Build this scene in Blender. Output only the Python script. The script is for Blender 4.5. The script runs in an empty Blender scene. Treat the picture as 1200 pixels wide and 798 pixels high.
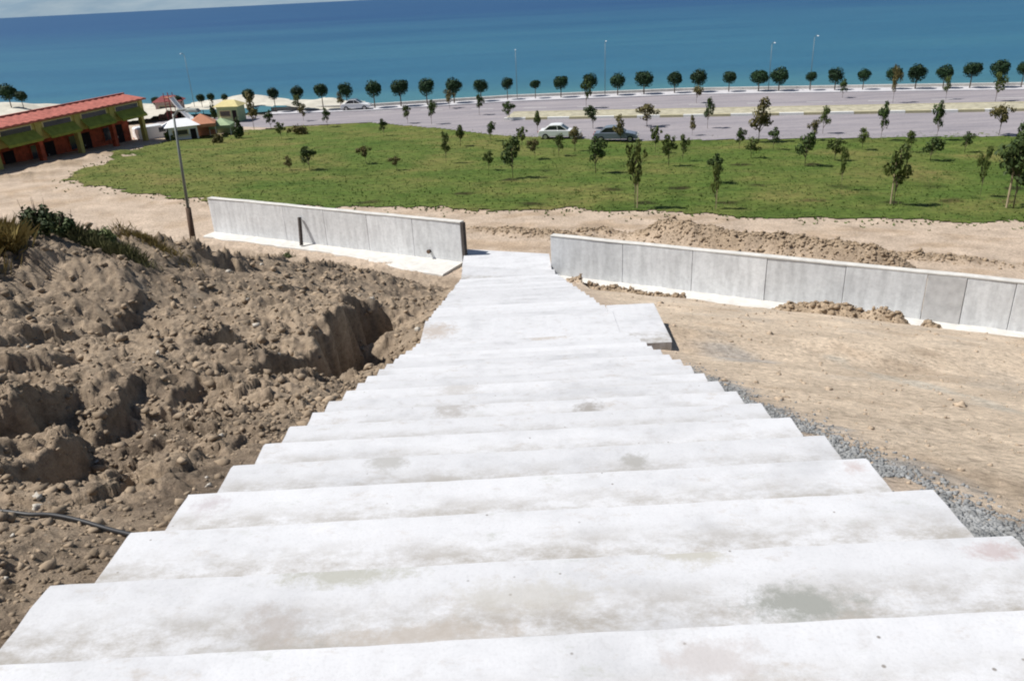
import bpy, bmesh, math, random
import numpy as np
random.seed(7); np.random.seed(7)
rng = np.random.default_rng(11)
S = bpy.context.scene; C = S.collection
R_ = math.radians

# ------------------------------------------------------------------ camera maths (plan measured from the photo)
FPX, CX, CY = 923.0, 600.0, 399.0
def cam_axes(pitch, roll, yaw):
    p, r, y = map(math.radians, (pitch, roll, yaw))
    F = np.array([math.sin(y)*math.cos(p), math.cos(y)*math.cos(p), -math.sin(p)])
    R0 = np.array([math.cos(y), -math.sin(y), 0]); U0 = np.cross(R0, F)
    return F, math.cos(r)*R0 - math.sin(r)*U0, math.sin(r)*R0 + math.cos(r)*U0
F, RR, UU = cam_axes(23.85, 2.87, -0.8)
def ray(x, y): return F + RR*(x-CX)/FPX - UU*(y-CY)/FPX
def atz(x, y, z): d = ray(x, y); return d*(z/d[2])
def atY(x, y, Y): d = ray(x, y); return d*(Y/d[1])

# ------------------------------------------------------------------ noise
def _hash(ix, iy, s):
    h = (ix.astype(np.int64)*374761393 + iy.astype(np.int64)*668265263 + s*974634777) & 0x7fffffff
    h = ((h ^ (h >> 13))*1274126177) & 0x7fffffff
    h = h ^ (h >> 16)
    return (h & 0xffff)/65535.0
def vnoise(x, y, s=0):
    x = np.asarray(x, float); y = np.asarray(y, float)
    ix = np.floor(x); iy = np.floor(y); fx = x-ix; fy = y-iy
    fx = fx*fx*(3-2*fx); fy = fy*fy*(3-2*fy)
    a = _hash(ix, iy, s); b = _hash(ix+1, iy, s); c = _hash(ix, iy+1, s); d = _hash(ix+1, iy+1, s)
    return (a*(1-fx)+b*fx)*(1-fy) + (c*(1-fx)+d*fx)*fy - 0.5
def fbm(x, y, s=0, o=4):
    t = 0; a = 1
    for k in range(o):
        t = t + a*vnoise(x*2**k + 17.3*k, y*2**k - 9.1*k, s+k); a *= .5
    return t
def sm(a, b, x):
    t = np.clip((x-a)/(b-a), 0, 1); return t*t*(3-2*t)

# ------------------------------------------------------------------ stairs profile
RUN, RISE = .68, .237
YA, ZA = 2.75, -2.25
K0, K1 = -5, 17
Y_L0 = YA + RUN*K1; Z_LAND = ZA - RISE*(K1+1)          # landing level
Y_L1 = Y_L0 + 1.75
RUN2, RISE2, N2 = .735, .212, 21
Y_F2 = Y_L1 + RUN2*N2; Z_F2 = Z_LAND - RISE2*N2
_sx = [-60, YA+RUN*(K0-1), Y_L0, Y_L1, Y_F2, 34, 60]
_sz = [ZA-RISE*(K0-1)+.0, ZA-RISE*(K0-1), Z_LAND+.1, Z_LAND-.05, Z_F2-.1, -11.7, -11.8]
def zs(Y): return np.interp(Y, _sx, _sz)
def sxoff(Y): return np.interp(Y, [Y_L1, Y_F2, 36], [0, -.40, -.55])      # second flight drifts a little left
WN = np.array([.464, .886]); WS0 = 30.69; WD = np.array([.886, -.464])
def wdist(X, Y): return WN[0]*X + WN[1]*Y - WS0
SHX = [-400, -120, -60, -40, -20, 0, 25, 47, 67, 140, 400]
SHY = [150, 126, 118, 115.5, 114, 116.3, 114.5, 108.5, 102.8, 88, 36]
def shore(X): return np.interp(X, SHX, SHY)
def Gfar(X, Y):
    s = wdist(X, Y)
    g = np.interp(s, [-6, 5, 12, 45, 300], [-11.8, -11.92, -12.2, -14, -14])
    d = Y - shore(X)
    return g - 3.2*sm(1.0, 6.0, d)
# brow of the left spoil bank: image point, distance
_br = [(-260, 225, 13.5), (-100, 236, 15), (0, 262, 16.5), (60, 268, 17.5), (130, 272, 18.5), (230, 286, 20.5), (300, 297, 23), (380, 310, 26), (440, 320, 28), (500, 334, 30)]
_bp = np.array([atY(*b) for b in _br]); _bp = _bp[np.argsort(_bp[:, 0])]
_bp = np.vstack([[-60, 4, _bp[0, 2]+2], _bp, [-2.0, 31.5, -11.4]])
BUMPS = []
def H(X, Y, bumps=True):
    X = np.asarray(X, float); Y = np.asarray(Y, float)
    off = sxoff(Y); xl = X - off
    base = zs(Y)
    g = Gfar(X, Y)
    # left bank
    a = np.maximum(-xl - 2.12, 0)
    by = np.interp(X, _bp[:, 0], _bp[:, 1]); bz = np.interp(X, _bp[:, 0], _bp[:, 2])
    zb = zs(by)
    lift = bz - zb                                  # how far the brow stands above the stair line
    t = np.clip((Y+2)/(by+2), 0, 1)
    nearl = .10*a*(1-t)
    left = base - .17 + nearl + lift*t**1.6*sm(0, .6, a)
    left = np.where(Y > by, bz - .75*(Y-by), left)
    left = np.maximum(left, g)
    # right side
    b = np.maximum(xl - 2.12, 0)
    gr = g - .24*sm(1.5, 6, xl)*(1-sm(-.3, .1, wdist(X, Y)))
    right = base - .20 - .135*b
    right = np.maximum(right, gr)
    mid = base - .42
    z = np.where(xl < -2.05, left, np.where(xl > 2.05, right, mid))
    s = wdist(X, Y)
    w = np.where(xl > 3.0, sm(-5.0, -1.5, s), sm(-1.6, -.4, s))
    z = z*(1-w) + np.where(xl > 1.5, gr, g)*w
    if bumps:
        for (cx, cy, sx_, sy_, h, ang) in BUMPS:
            dx = X-cx; dy = Y-cy; ca, sa = math.cos(ang), math.sin(ang)
            u = (dx*ca+dy*sa)/sx_; v = (-dx*sa+dy*ca)/sy_
            z = z + h*np.exp(-(u*u+v*v))
    return z
def hit(px, py, t0=1.0, lift=0.0):
    """first point of the ground seen at an image position"""
    d = ray(px, py); t = t0
    prev = t
    while t < 900:
        p = d*t
        if p[2] <= float(H(p[0], p[1])) + lift: break
        prev = t; t *= 1.004; t += .02
    a, b = prev, t
    for _ in range(24):
        m = (a+b)/2; p = d*m
        if p[2] <= float(H(p[0], p[1])) + lift: b = m
        else: a = m
    return d*b
def pxm(P):                                    # pixels (photo) per metre at a point
    return FPX/float(np.dot(P, F))

# dirt heaps: (px,py, along, across, height)
for (px, py, z, a, c, h) in [(715, 352, -11.3, .9, .45, .35), (765, 354, -11.2, 1.2, .45, .42), (805, 358, -11.3, .8, .4, .32),
                             (690, 346, -11.5, .7, .4, .2),
                             (930, 374, -11.3, 1.1, .5, .5), (985, 383, -11.3, 1.3, .55, .6), (1045, 396, -11.3, 1.0, .5, .6), (1088, 406, -11.2, .5, .4, .5)]:
    p = atz(px, py, -11.9); sd_ = float(wdist(p[0], p[1])); k_ = min(0, -1.75-sd_); p = p[:2] + WN*k_
    BUMPS.append((p[0], p[1], a, c, h*1.55, -.48))
for (px, py, a, c, h) in [(775, 268, 1.5, .9, .75), (812, 275, 1.9, .9, .85), (860, 284, 2.2, .9, .75), (925, 291, 2.4, .9, .8), (985, 300, 2.0, .8, .75), (1035, 306, 1.3, .7, .6),
                          (650, 262, 2.0, .6, .25), (590, 258, 1.6, .5, .2), (700, 258, 1.3, .5, .25), (1080, 286, 3, .6, .2)]:
    p = atz(px, py+14, -11.95); BUMPS.append((p[0], p[1], a, c, h, -.46))
# left beyond the brow: pale earth ridges by the building
for (px, py, a, c, h) in [(75, 192, 2.6, 1.2, .4), (130, 178, 2.5, 1.2, .5), (20, 211, 3, 1.0, .3)]:
    p = atz(px, py+6, -12.6); BUMPS.append((p[0], p[1], a, c, h, .9))
# ledges on the bank (soil torn open, faces to the right)
LEDGES = []
for (px, py, h, lv, w) in [(428, 372, 1.5, 1.4, 1.6), (388, 408, 2.1, 1.5, 1.7), (338, 436, 1.2, 1.0, 1.2), (268, 422, .75, .6, 1.2), (205, 470, .22, .6, .9), (60, 530, .30, .7, 1.0), (130, 480, .25, .8, 1.0),
                           (10, 490, .45, .8, 1.0), (35, 440, .18, .8, 1.0), (330, 345, .25, .9, 1.0), (150, 380, .22, 1.2, 1.0), (60, 400, .25, 1.2, 1.),
                           (20, 745, .14, .25, .4), (250, 300, .3, 1.5, 1.5)]:
    p = hit(px, py); LEDGES.append((p[0], p[1], h, lv, w))
HP = np.array([hit(x, y) for (x, y) in [(-160, 590), (-90, 596), (-30, 602), (20, 606), (60, 611), (100, 619), (135, 627), (158, 632)]]); HP = HP[np.argsort(HP[:, 0])]
def Hfine(X, Y):
    z = H(X, Y)
    xl = X - sxoff(Y); s = wdist(X, Y)
    infront = 1 - sm(-1.2, -.2, s)
    leftm = (sm(2.2, 3.0, -xl)*.8+.2*sm(1.9,2.1,-xl))*infront
    rightm = sm(2.3, 3.4, xl)*infront
    by = np.interp(X, _bp[:, 0], _bp[:, 1])
    leftm2 = leftm*(1-.5*sm(0, 3, Y-by))
    wx = X + .35*fbm(X*1.1, Y*1.1, 5); wy = Y + .35*fbm(X*1.1+40, Y*1.1, 9)
    n = .30*fbm(wx*.55, wy*.55, 1, 3)
    rid = -np.abs(fbm(wx*1.7, wy*1.7, 21, 3))*.26 + .05
    lump = .13*np.abs(fbm(wx*4.2, wy*4.2, 31, 4)) + .05*fbm(wx*14, wy*14, 55, 3)
    def blocks(x, y, sc, sd):
        u = x*sc+.9*fbm(x*sc*.9, y*sc*.9, sd, 3); v = y*sc+.9*fbm(x*sc*.9+31, y*sc*.9, sd+3, 3)
        return _hash(np.floor(u), np.floor(v), sd)*_hash(np.floor(u*.5+.3), np.floor(v*.5), sd+9)
    patch = .45+.9*np.clip(fbm(wx*.6, wy*.6, 141, 3)+.45, 0, 1)
    lump = lump*.75 + (.17*blocks(X, Y, 2.6, 101) + .09*blocks(X, Y, 6.0, 111) + .045*blocks(X, Y, 13., 121))*patch
    near = sm(.8, 3.5, np.sqrt(X*X+Y*Y))
    fl = np.exp(-((Y-np.interp(X, HP[:, 0], HP[:, 1]))/.45)**2)*(X > HP[0, 0]-.5)*(X < -1.9)*(Y < 6)
    z = z + leftm2*(n*near + rid*near + lump)*(1-.8*fl)
    for (cx, cy, h, lv, w) in LEDGES:
        m = (np.abs(X-cx) < 4*w+1) & (np.abs(Y-cy) < 3.2*lv)
        if not m.any(): continue
        u = (X-cx) + .30*lv*fbm(Y*1.6, X*.9, 77, 3)*2 + .25*((Y-cy)/lv)**2*.4; v = (Y-cy)/lv
        add = np.where(u < 0, .35*np.exp(u/(1.6*w)), .35-1.35*sm(0, .12+.12*h, u))
        add = np.where(u > .32, -1.0*np.exp(-((u-.32)/(.62*w))**2), add)
        z = z + np.where(m, h*add*np.exp(-v*v)*leftm, 0)
    # right side: packed, slightly rutted
    z = z + rightm*(.07*fbm(X*.7, Y*.7, 3, 3) + .015*fbm(X*7, Y*7, 8, 3))
    # rough spoil heaps
    hb = np.zeros_like(z)
    for (cx, cy, sx_, sy_, h, ang) in BUMPS:
        dx = X-cx; dy = Y-cy; ca, sa = math.cos(ang), math.sin(ang)
        u = (dx*ca+dy*sa)/(sx_*1.2); v = (-dx*sa+dy*ca)/(sy_*1.2)
        hb = np.maximum(hb, np.exp(-(u*u+v*v)))
    z = z + hb*(.30*fbm(X*1.9, Y*1.9, 61, 4) + .10*np.abs(fbm(X*6, Y*6, 66, 2)))
    beyond = sm(-.2, 1, s)*(1-sm(60, 90, Y))
    z = z + beyond*(.10*fbm(X*.35, Y*.35, 13, 3) + .025*fbm(X*2.5, Y*2.5, 15, 3))*(1-hb)
    return z, leftm, rightm, hb

# ------------------------------------------------------------------ helpers
def tag(o, label=None, cat=None, group=None, kind=None):
    if label: o['label'] = label
    if cat: o['category'] = cat
    if group: o['group'] = group
    if kind: o['kind'] = kind
    return o
def empty(name, loc, label, cat, group=None, rz=0):
    o = bpy.data.objects.new(name, None); C.objects.link(o); o.location = [float(v) for v in loc]; o.rotation_euler = (0, 0, rz)
    return tag(o, label, cat, group)
class MB:
    def __init__(s): s.v = []; s.f = []; s.mi = []
    def add(s, vs, fs, m=0):
        n = len(s.v); s.v += [tuple(map(float, v)) for v in vs]; s.f += [tuple(i+n for i in f) for f in fs]; s.mi += [m]*len(fs); return s
    def box(s, c, d, rz=0, m=0, taper=1.0):
        ca, sa = math.cos(rz), math.sin(rz); vs = []
        for z in (-1, 1):
            k = taper if z > 0 else 1
            for x, y in ((-1, -1), (1, -1), (1, 1), (-1, 1)):
                X = x*d[0]/2*k; Y = y*d[1]/2*k
                vs.append((c[0]+X*ca-Y*sa, c[1]+X*sa+Y*ca, c[2]+z*d[2]/2))
        return s.add(vs, [(0, 3, 2, 1), (4, 5, 6, 7), (0, 1, 5, 4), (1, 2, 6, 5), (2, 3, 7, 6), (3, 0, 4, 7)], m)
    def tube(s, pts, rad, n=8, m=0):
        pts = [np.array(p, float) for p in pts]
        if not hasattr(rad, '__len__'): rad = [rad]*len(pts)
        vs = []
        for i, p in enumerate(pts):
            t = pts[min(i+1, len(pts)-1)] - pts[max(i-1, 0)]; t /= np.linalg.norm(t)+1e-9
            a = np.cross(t, [0, 0, 1]) if abs(t[2]) < .9 else np.cross(t, [1, 0, 0]); a /= np.linalg.norm(a); b = np.cross(t, a)
            for k in range(n):
                q = 2*math.pi*k/n; vs.append(p + rad[i]*(math.cos(q)*a + math.sin(q)*b))
        fs = []
        for i in range(len(pts)-1):
            for k in range(n):
                k2 = (k+1) % n; fs.append((i*n+k, i*n+k2, (i+1)*n+k2, (i+1)*n+k))
        fs.append(tuple(range(n))[::-1]); fs.append(tuple((len(pts)-1)*n+k for k in range(n)))
        return s.add(vs, fs, m)
    def prism(s, poly, axis_len, m=0):      # poly in (x,z), extruded along y, centred
        n = len(poly); vs = [(x, -axis_len/2, z) for x, z in poly] + [(x, axis_len/2, z) for x, z in poly]
        fs = [(i, (i+1) % n, n+(i+1) % n, n+i) for i in range(n)] + [tuple(range(n))[::-1], tuple(range(n, 2*n))]
        return s.add(vs, fs, m)
    def build(s, name, mat, parent=None, bevel=0, smooth=False):
        me = bpy.data.meshes.new(name); me.from_pydata(s.v, [], s.f)
        for mm in (mat if isinstance(mat, (list, tuple)) else [mat]): me.materials.append(mm)
        me.polygons.foreach_set('material_index', s.mi); me.update()
        b = bmesh.new(); b.from_mesh(me); bmesh.ops.recalc_face_normals(b, faces=b.faces)
        if bevel: bmesh.ops.bevel(b, geom=b.edges[:], offset=bevel, segments=2, affect='EDGES', profile=.5)
        b.to_mesh(me); b.free()
        if smooth: me.polygons.foreach_set('use_smooth', [True]*len(me.polygons))
        o = bpy.data.objects.new(name, me); C.objects.link(o)
        if parent: o.parent = parent
        return o
def npmesh(name, verts, faces, mat, parent=None, smooth=False, attr=None, matidx=None):
    """faces: (n,k) int array"""
    me = bpy.data.meshes.new(name); verts = np.asarray(verts, np.float32); faces = np.asarray(faces, np.int32)
    k = faces.shape[1]
    me.vertices.add(len(verts)); me.vertices.foreach_set('co', verts.ravel())
    me.loops.add(faces.size); me.loops.foreach_set('vertex_index', faces.ravel())
    me.polygons.add(len(faces)); me.polygons.foreach_set('loop_start', np.arange(0, faces.size, k, dtype=np.int32))
    if smooth: me.polygons.foreach_set('use_smooth', np.ones(len(faces), bool))
    for mm in (mat if isinstance(mat, (list, tuple)) else [mat]): me.materials.append(mm)
    if matidx is not None: me.polygons.foreach_set('material_index', np.asarray(matidx, np.int32))
    if attr:
        for an, arr in attr.items():
            a = me.attributes.new(an, 'FLOAT_COLOR', 'POINT')
            col = np.ones((len(verts), 4), np.float32); col[:, :arr.shape[1]] = arr; a.data.foreach_set('color', col.ravel())
    me.update(calc_edges=True); me.validate()
    o = bpy.data.objects.new(name, me); C.objects.link(o)
    if parent: o.parent = parent
    return o

# ------------------------------------------------------------------ materials
class N:
    def __init__(s, name, rough=.9, spec=.2):
        s.m = bpy.data.materials.new(name); s.m.use_nodes = True; s.t = s.m.node_tree; s.n = s.t.nodes
        s.b = s.n['Principled BSDF']; s.b.inputs['Roughness'].default_value = rough
        s.b.inputs['Specular IOR Level'].default_value = spec
    def new(s, typ, **kw):
        x = s.n.new(typ)
        for k, v in kw.items(): setattr(x, k, v)
        return x
    def link(s, a, b): s.t.links.new(a, b)
    def coord(s, which='Object'):
        if which == 'World': return s.new('ShaderNodeNewGeometry').outputs['Position']
        return s.new('ShaderNodeTexCoord').outputs[which]
    def noise(s, vec, scale, detail=6, rough=.6, stretch=None):
        if stretch:
            mp = s.new('ShaderNodeMapping'); mp.inputs['Scale'].default_value = stretch; s.link(vec, mp.inputs['Vector']); vec = mp.outputs[0]
        x = s.new('ShaderNodeTexNoise'); x.inputs['Scale'].default_value = scale; x.inputs['Detail'].default_value = detail; x.inputs['Roughness'].default_value = rough
        s.link(vec, x.inputs['Vector']); return x.outputs['Fac']
    def ramp(s, fac, stops):
        x = s.new('ShaderNodeValToRGB'); e = x.color_ramp.elements
        while len(e) < len(stops): e.new(.5)
        for i, (p, c) in enumerate(stops):
            e[i].position = p; e[i].color = (c, c, c, 1) if not hasattr(c, '__len__') else (*c, 1)
        s.link(fac, x.inputs['Fac']); return x.outputs['Color']
    def mix(s, a, b, f, mode='MIX'):
        x = s.new('ShaderNodeMix', data_type='RGBA', blend_type=mode)
        for sock, v in ((x.inputs[6], a), (x.inputs[7], b)):
            if hasattr(v, 'is_linked'): s.link(v, sock)
            else: sock.default_value = (*v, 1)
        if hasattr(f, 'is_linked'): s.link(f, x.inputs[0])
        else: x.inputs[0].default_value = f
        return x.outputs[2]
    def math(s, op, a, b=None):
        x = s.new('ShaderNodeMath', operation=op)
        for i, v in enumerate((a, b)):
            if v is None: continue
            if hasattr(v, 'is_linked'): s.link(v, x.inputs[i])
            else: x.inputs[i].default_value = v
        return x.outputs[0]
    def base(s, c):
        if hasattr(c, 'is_linked'): s.link(c, s.b.inputs['Base Color'])
        else: s.b.inputs['Base Color'].default_value = (*c, 1)
    def bump(s, h, dist=.01, strength=1.0):
        x = s.new('ShaderNodeBump'); x.inputs['Distance'].default_value = dist; x.inputs['Strength'].default_value = strength
        s.link(h, x.inputs['Height']); s.link(x.outputs[0], s.b.inputs['Normal'])
def simple(name, col, rough=.8, var=.25, scale=3, spec=.2, metallic=0, bump=0):
    M = N(name, rough, spec); M.b.inputs['Metallic'].default_value = metallic
    n = M.noise(M.coord(), scale)
    c2 = tuple(v*(1-var) for v in col); c3 = tuple(min(1, v*(1+var*.6)) for v in col)
    M.base(M.ramp(n, [(.3, c2), (.7, c3)]))
    if bump: M.bump(n, bump)
    return M.m

def m_ground():
    M = N('earth', .95, .1); P = M.coord('World')
    a = M.new('ShaderNodeAttribute', attribute_name='zone'); col = a.outputs['Color']
    n1 = M.noise(P, .8, 5); n2 = M.noise(P, 9, 8, .7); n3 = M.noise(P, 60, 5, .7)
    f = M.ramp(n1, [(.3, .80), (.7, 1.16)]); c = M.mix(col, f, 1.0, 'MULTIPLY')
    f2 = M.ramp(n2, [(.28, .50), (.5, 1.0), (.75, 1.40)]); c = M.mix(c, f2, 1.0, 'MULTIPLY')
    f3 = M.ramp(n3, [(.3, .75), (.7, 1.2)]); c = M.mix(c, f3, 1.0, 'MULTIPLY')
    # pale pebbles and grit
    v = M.new('ShaderNodeTexVoronoi'); v.inputs['Scale'].default_value = 16; M.link(P, v.inputs['Vector'])
    peb = M.ramp(v.outputs['Distance'], [(.10, 1.0), (.17, 0.0)])
    sel = M.ramp(v.outputs['Color'], [(.72, 0.0), (.76, 1.0)])
    c = M.mix(c, (.42, .36, .29), M.math('MULTIPLY', M.math('MULTIPLY', peb, sel), .65))
    M.base(c)
    h = M.math('ADD', M.math('MULTIPLY', n2, 1.0), M.math('MULTIPLY', n3, .35)); M.bump(h, .05, .9)
    return M.m
CONC = (.55, .553, .568)
def m_conc(name='stair_concrete', col=CONC, spots=(), streak=True):
    M = N(name, .85, .25); P = M.coord('World')
    n1 = M.noise(P, 1.3, 6, .6, (1, 1.6, 1)); n2 = M.noise(P, 7, 7, .65); n3 = M.noise(P, 70, 4, .6)
    c = M.ramp(n1, [(.30, tuple(v*.84 for v in col)), (.48, col), (.7, tuple(min(.8, v*1.05) for v in col))])
    c = M.mix(c, M.ramp(n2, [(.26, (.86, .84, .82)), (.42, (1, 1, 1)), (.7, (1.05, 1.05, 1.05))]), 1.0, 'MULTIPLY')
    c = M.mix(c, M.ramp(n3, [(.25, .90), (.5, 1.0)]), 1.0, 'MULTIPLY')
    # scattered brownish dirt
    nd = M.noise(P, 2.6, 12, .80, (1, 1.8, 1)); c = M.mix(c, (.36, .31, .26), M.math('MULTIPLY', M.ramp(nd, [(.56, 0.0), (.68, 1.0)]), .55))
    ng = M.noise(P, 4.5, 12, .82, (.7, 1.5, 1)); c = M.mix(c, (.36, .37, .33), M.math('MULTIPLY', M.ramp(ng, [(.58, 0.0), (.70, 1.0)]), .6))
    # little black specks
    v = M.new('ShaderNodeTexVoronoi'); v.inputs['Scale'].default_value = 9; M.link(P, v.inputs['Vector'])
    sp = M.math('MULTIPLY', M.ramp(v.outputs['Distance'], [(.045, 1.0), (.08, 0.0)]), M.ramp(v.outputs['Color'], [(.55, 0.0), (.6, 1.0)]))
    c = M.mix(c, (.15, .13, .11), M.math('MULTIPLY', sp, .8))
    # dirt plus nosing-line shade painted into the colour at the back of each tread
    a = M.new('ShaderNodeAttribute', attribute_name='grime_shade'); g = M.math('MULTIPLY', a.outputs['Fac'], M.ramp(M.noise(P, 3.0, 12, .78, (1, 1.6, 1)), [(.42, 0.03), (.60, .95)]))
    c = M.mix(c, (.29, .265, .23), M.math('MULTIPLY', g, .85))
    for (p, rx, ry, colr, st) in spots:
        sub = M.new('ShaderNodeVectorMath', operation='SUBTRACT'); M.link(P, sub.inputs[0]); sub.inputs[1].default_value = [float(q) for q in p]
        nn = M.new('ShaderNodeTexNoise'); nn.inputs['Scale'].default_value = 9; nn.inputs['Detail'].default_value = 12; nn.inputs['Roughness'].default_value = .78; M.link(P, nn.inputs['Vector'])
        sc = M.new('ShaderNodeVectorMath', operation='MULTIPLY'); M.link(sub.outputs[0], sc.inputs[0]); sc.inputs[1].default_value = (1/rx, 1/ry, 2)
        ln = M.new('ShaderNodeVectorMath', operation='LENGTH'); M.link(sc.outputs[0], ln.inputs[0])
        d = M.math('ADD', ln.outputs['Value'], M.math('MULTIPLY', M.math('SUBTRACT', nn.outputs['Fac'], .5), 3.6))
        c = M.mix(c, colr, M.math('MULTIPLY', M.ramp(d, [(.35, 1.0), (1.25, 0.0)]), min(1, st*1.25)))
    c = M.mix(c, M.ramp(M.new('ShaderNodeObjectInfo').outputs['Random'], [(0, .93), (1, 1.05)]), 1.0, 'MULTIPLY')
    M.base(c); M.bump(M.math('ADD', M.math('MULTIPLY', n2, .8), M.math('MULTIPLY', n3, .15)), .006, .6)
    return M.m
def m_wall():
    M = N('wall_concrete', .85, .2); P = M.coord('World')
    n1 = M.noise(P, .5, 6, .6, (1, 1, 2.2)); n2 = M.noise(P, 6, 7, .7); n3 = M.noise(P, 1.2, 5, .6, (3, 3, .5))
    c = M.ramp(n1, [(.3, (.66, .675, .69)), (.7, (.75, .77, .785))])
    c = M.mix(c, M.ramp(n2, [(.3, .86), (.6, 1.05)]), 1.0, 'MULTIPLY')
    c = M.mix(c, M.ramp(n3, [(.35, .84), (.6, 1.03)]), 1.0, 'MULTIPLY')
    r = M.new('ShaderNodeObjectInfo').outputs['Random']
    c = M.mix(c, M.ramp(r, [(0, .90), (1, 1.06)]), 1.0, 'MULTIPLY')
    M.base(c); M.bump(n2, .01, .5); return M.m
def m_lawn():
    M = N('lawn', .9, .15); P = M.coord('World')
    a = M.new('ShaderNodeAttribute', attribute_name='zone').outputs['Color']
    n1 = M.noise(P, .16, 5, .6, (1, 1.8, 1)); n2 = M.noise(P, 1.4, 7, .7, (1, 1.5, 1)); n3 = M.noise(P, 9, 5, .7)
    c = M.ramp(n1, [(.3, (.066, .116, .020)), (.5, (.098, .138, .028)), (.7, (.135, .150, .040))])
    c = M.mix(c, M.ramp(n2, [(.28, .55), (.5, 1.0), (.74, 1.5)]), 1.0, 'MULTIPLY')
    c = M.mix(c, M.ramp(n3, [(.3, .75), (.7, 1.25)]), 1.0, 'MULTIPLY')
    c = M.mix(c, a, 1.0, 'MULTIPLY')
    M.base(c); M.bump(M.math('ADD', n2, n3), .12, .8); return M.m
def m_road():
    M = N('asphalt', .85, .25); P = M.coord('World')
    n1 = M.noise(P, .35, 5, .6, (.3, 1.6, 1)); n2 = M.noise(P, 5, 6, .7)
    c = M.ramp(n1, [(.3, (.22, .205, .225)), (.7, (.33, .30, .31))])
    c = M.mix(c, M.ramp(n2, [(.3, .85), (.7, 1.12)]), 1.0, 'MULTIPLY'); M.base(c); return M.m
def m_sea():
    M = N('sea_water', .42, .30); P = M.coord('World'); M.b.inputs['IOR'].default_value = 1.33
    a = M.new('ShaderNodeAttribute', attribute_name='zone').outputs['Color']
    n1 = M.noise(P, .010, 5, .55, (.35, 1.4, 1)); n2 = M.noise(P, .06, 6, .65, (.35, 1.3, 1)); n3 = M.noise(P, .9, 5, .7, (.6, 1.2, 1))
    c = M.mix(a, M.ramp(n1, [(.32, (.72, .84, .92)), (.5, (1, 1, 1)), (.7, (1.18, 1.10, 1.02))]), 1.0, 'MULTIPLY')
    c = M.mix(c, M.ramp(n2, [(.3, (.84, .90, .94)), (.7, (1.12, 1.08, 1.05))]), 1.0, 'MULTIPLY')
    c = M.mix(c, M.ramp(n3, [(.3, .88), (.7, 1.12)]), 1.0, 'MULTIPLY')
    M.base(c); M.bump(n3, .25, .5); return M.m
def m_leaf(name, dark, light):
    M = N(name, .7, .25)
    r = M.new('ShaderNodeObjectInfo').outputs['Random']; n = M.noise(M.coord(), 2.5, 4, .6)
    a = M.new('ShaderNodeAttribute', attribute_name='leafv').outputs['Fac']
    c = M.ramp(M.math('ADD', M.math('MULTIPLY', n, .5), M.math('MULTIPLY', a, .5)), [(.25, dark), (.75, light)])
    c = M.mix(c, M.ramp(r, [(0, .8), (1, 1.2)]), 1.0, 'MULTIPLY'); M.base(c)
    M.b.inputs['Subsurface Weight'].default_value = 0
    return M.m

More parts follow.
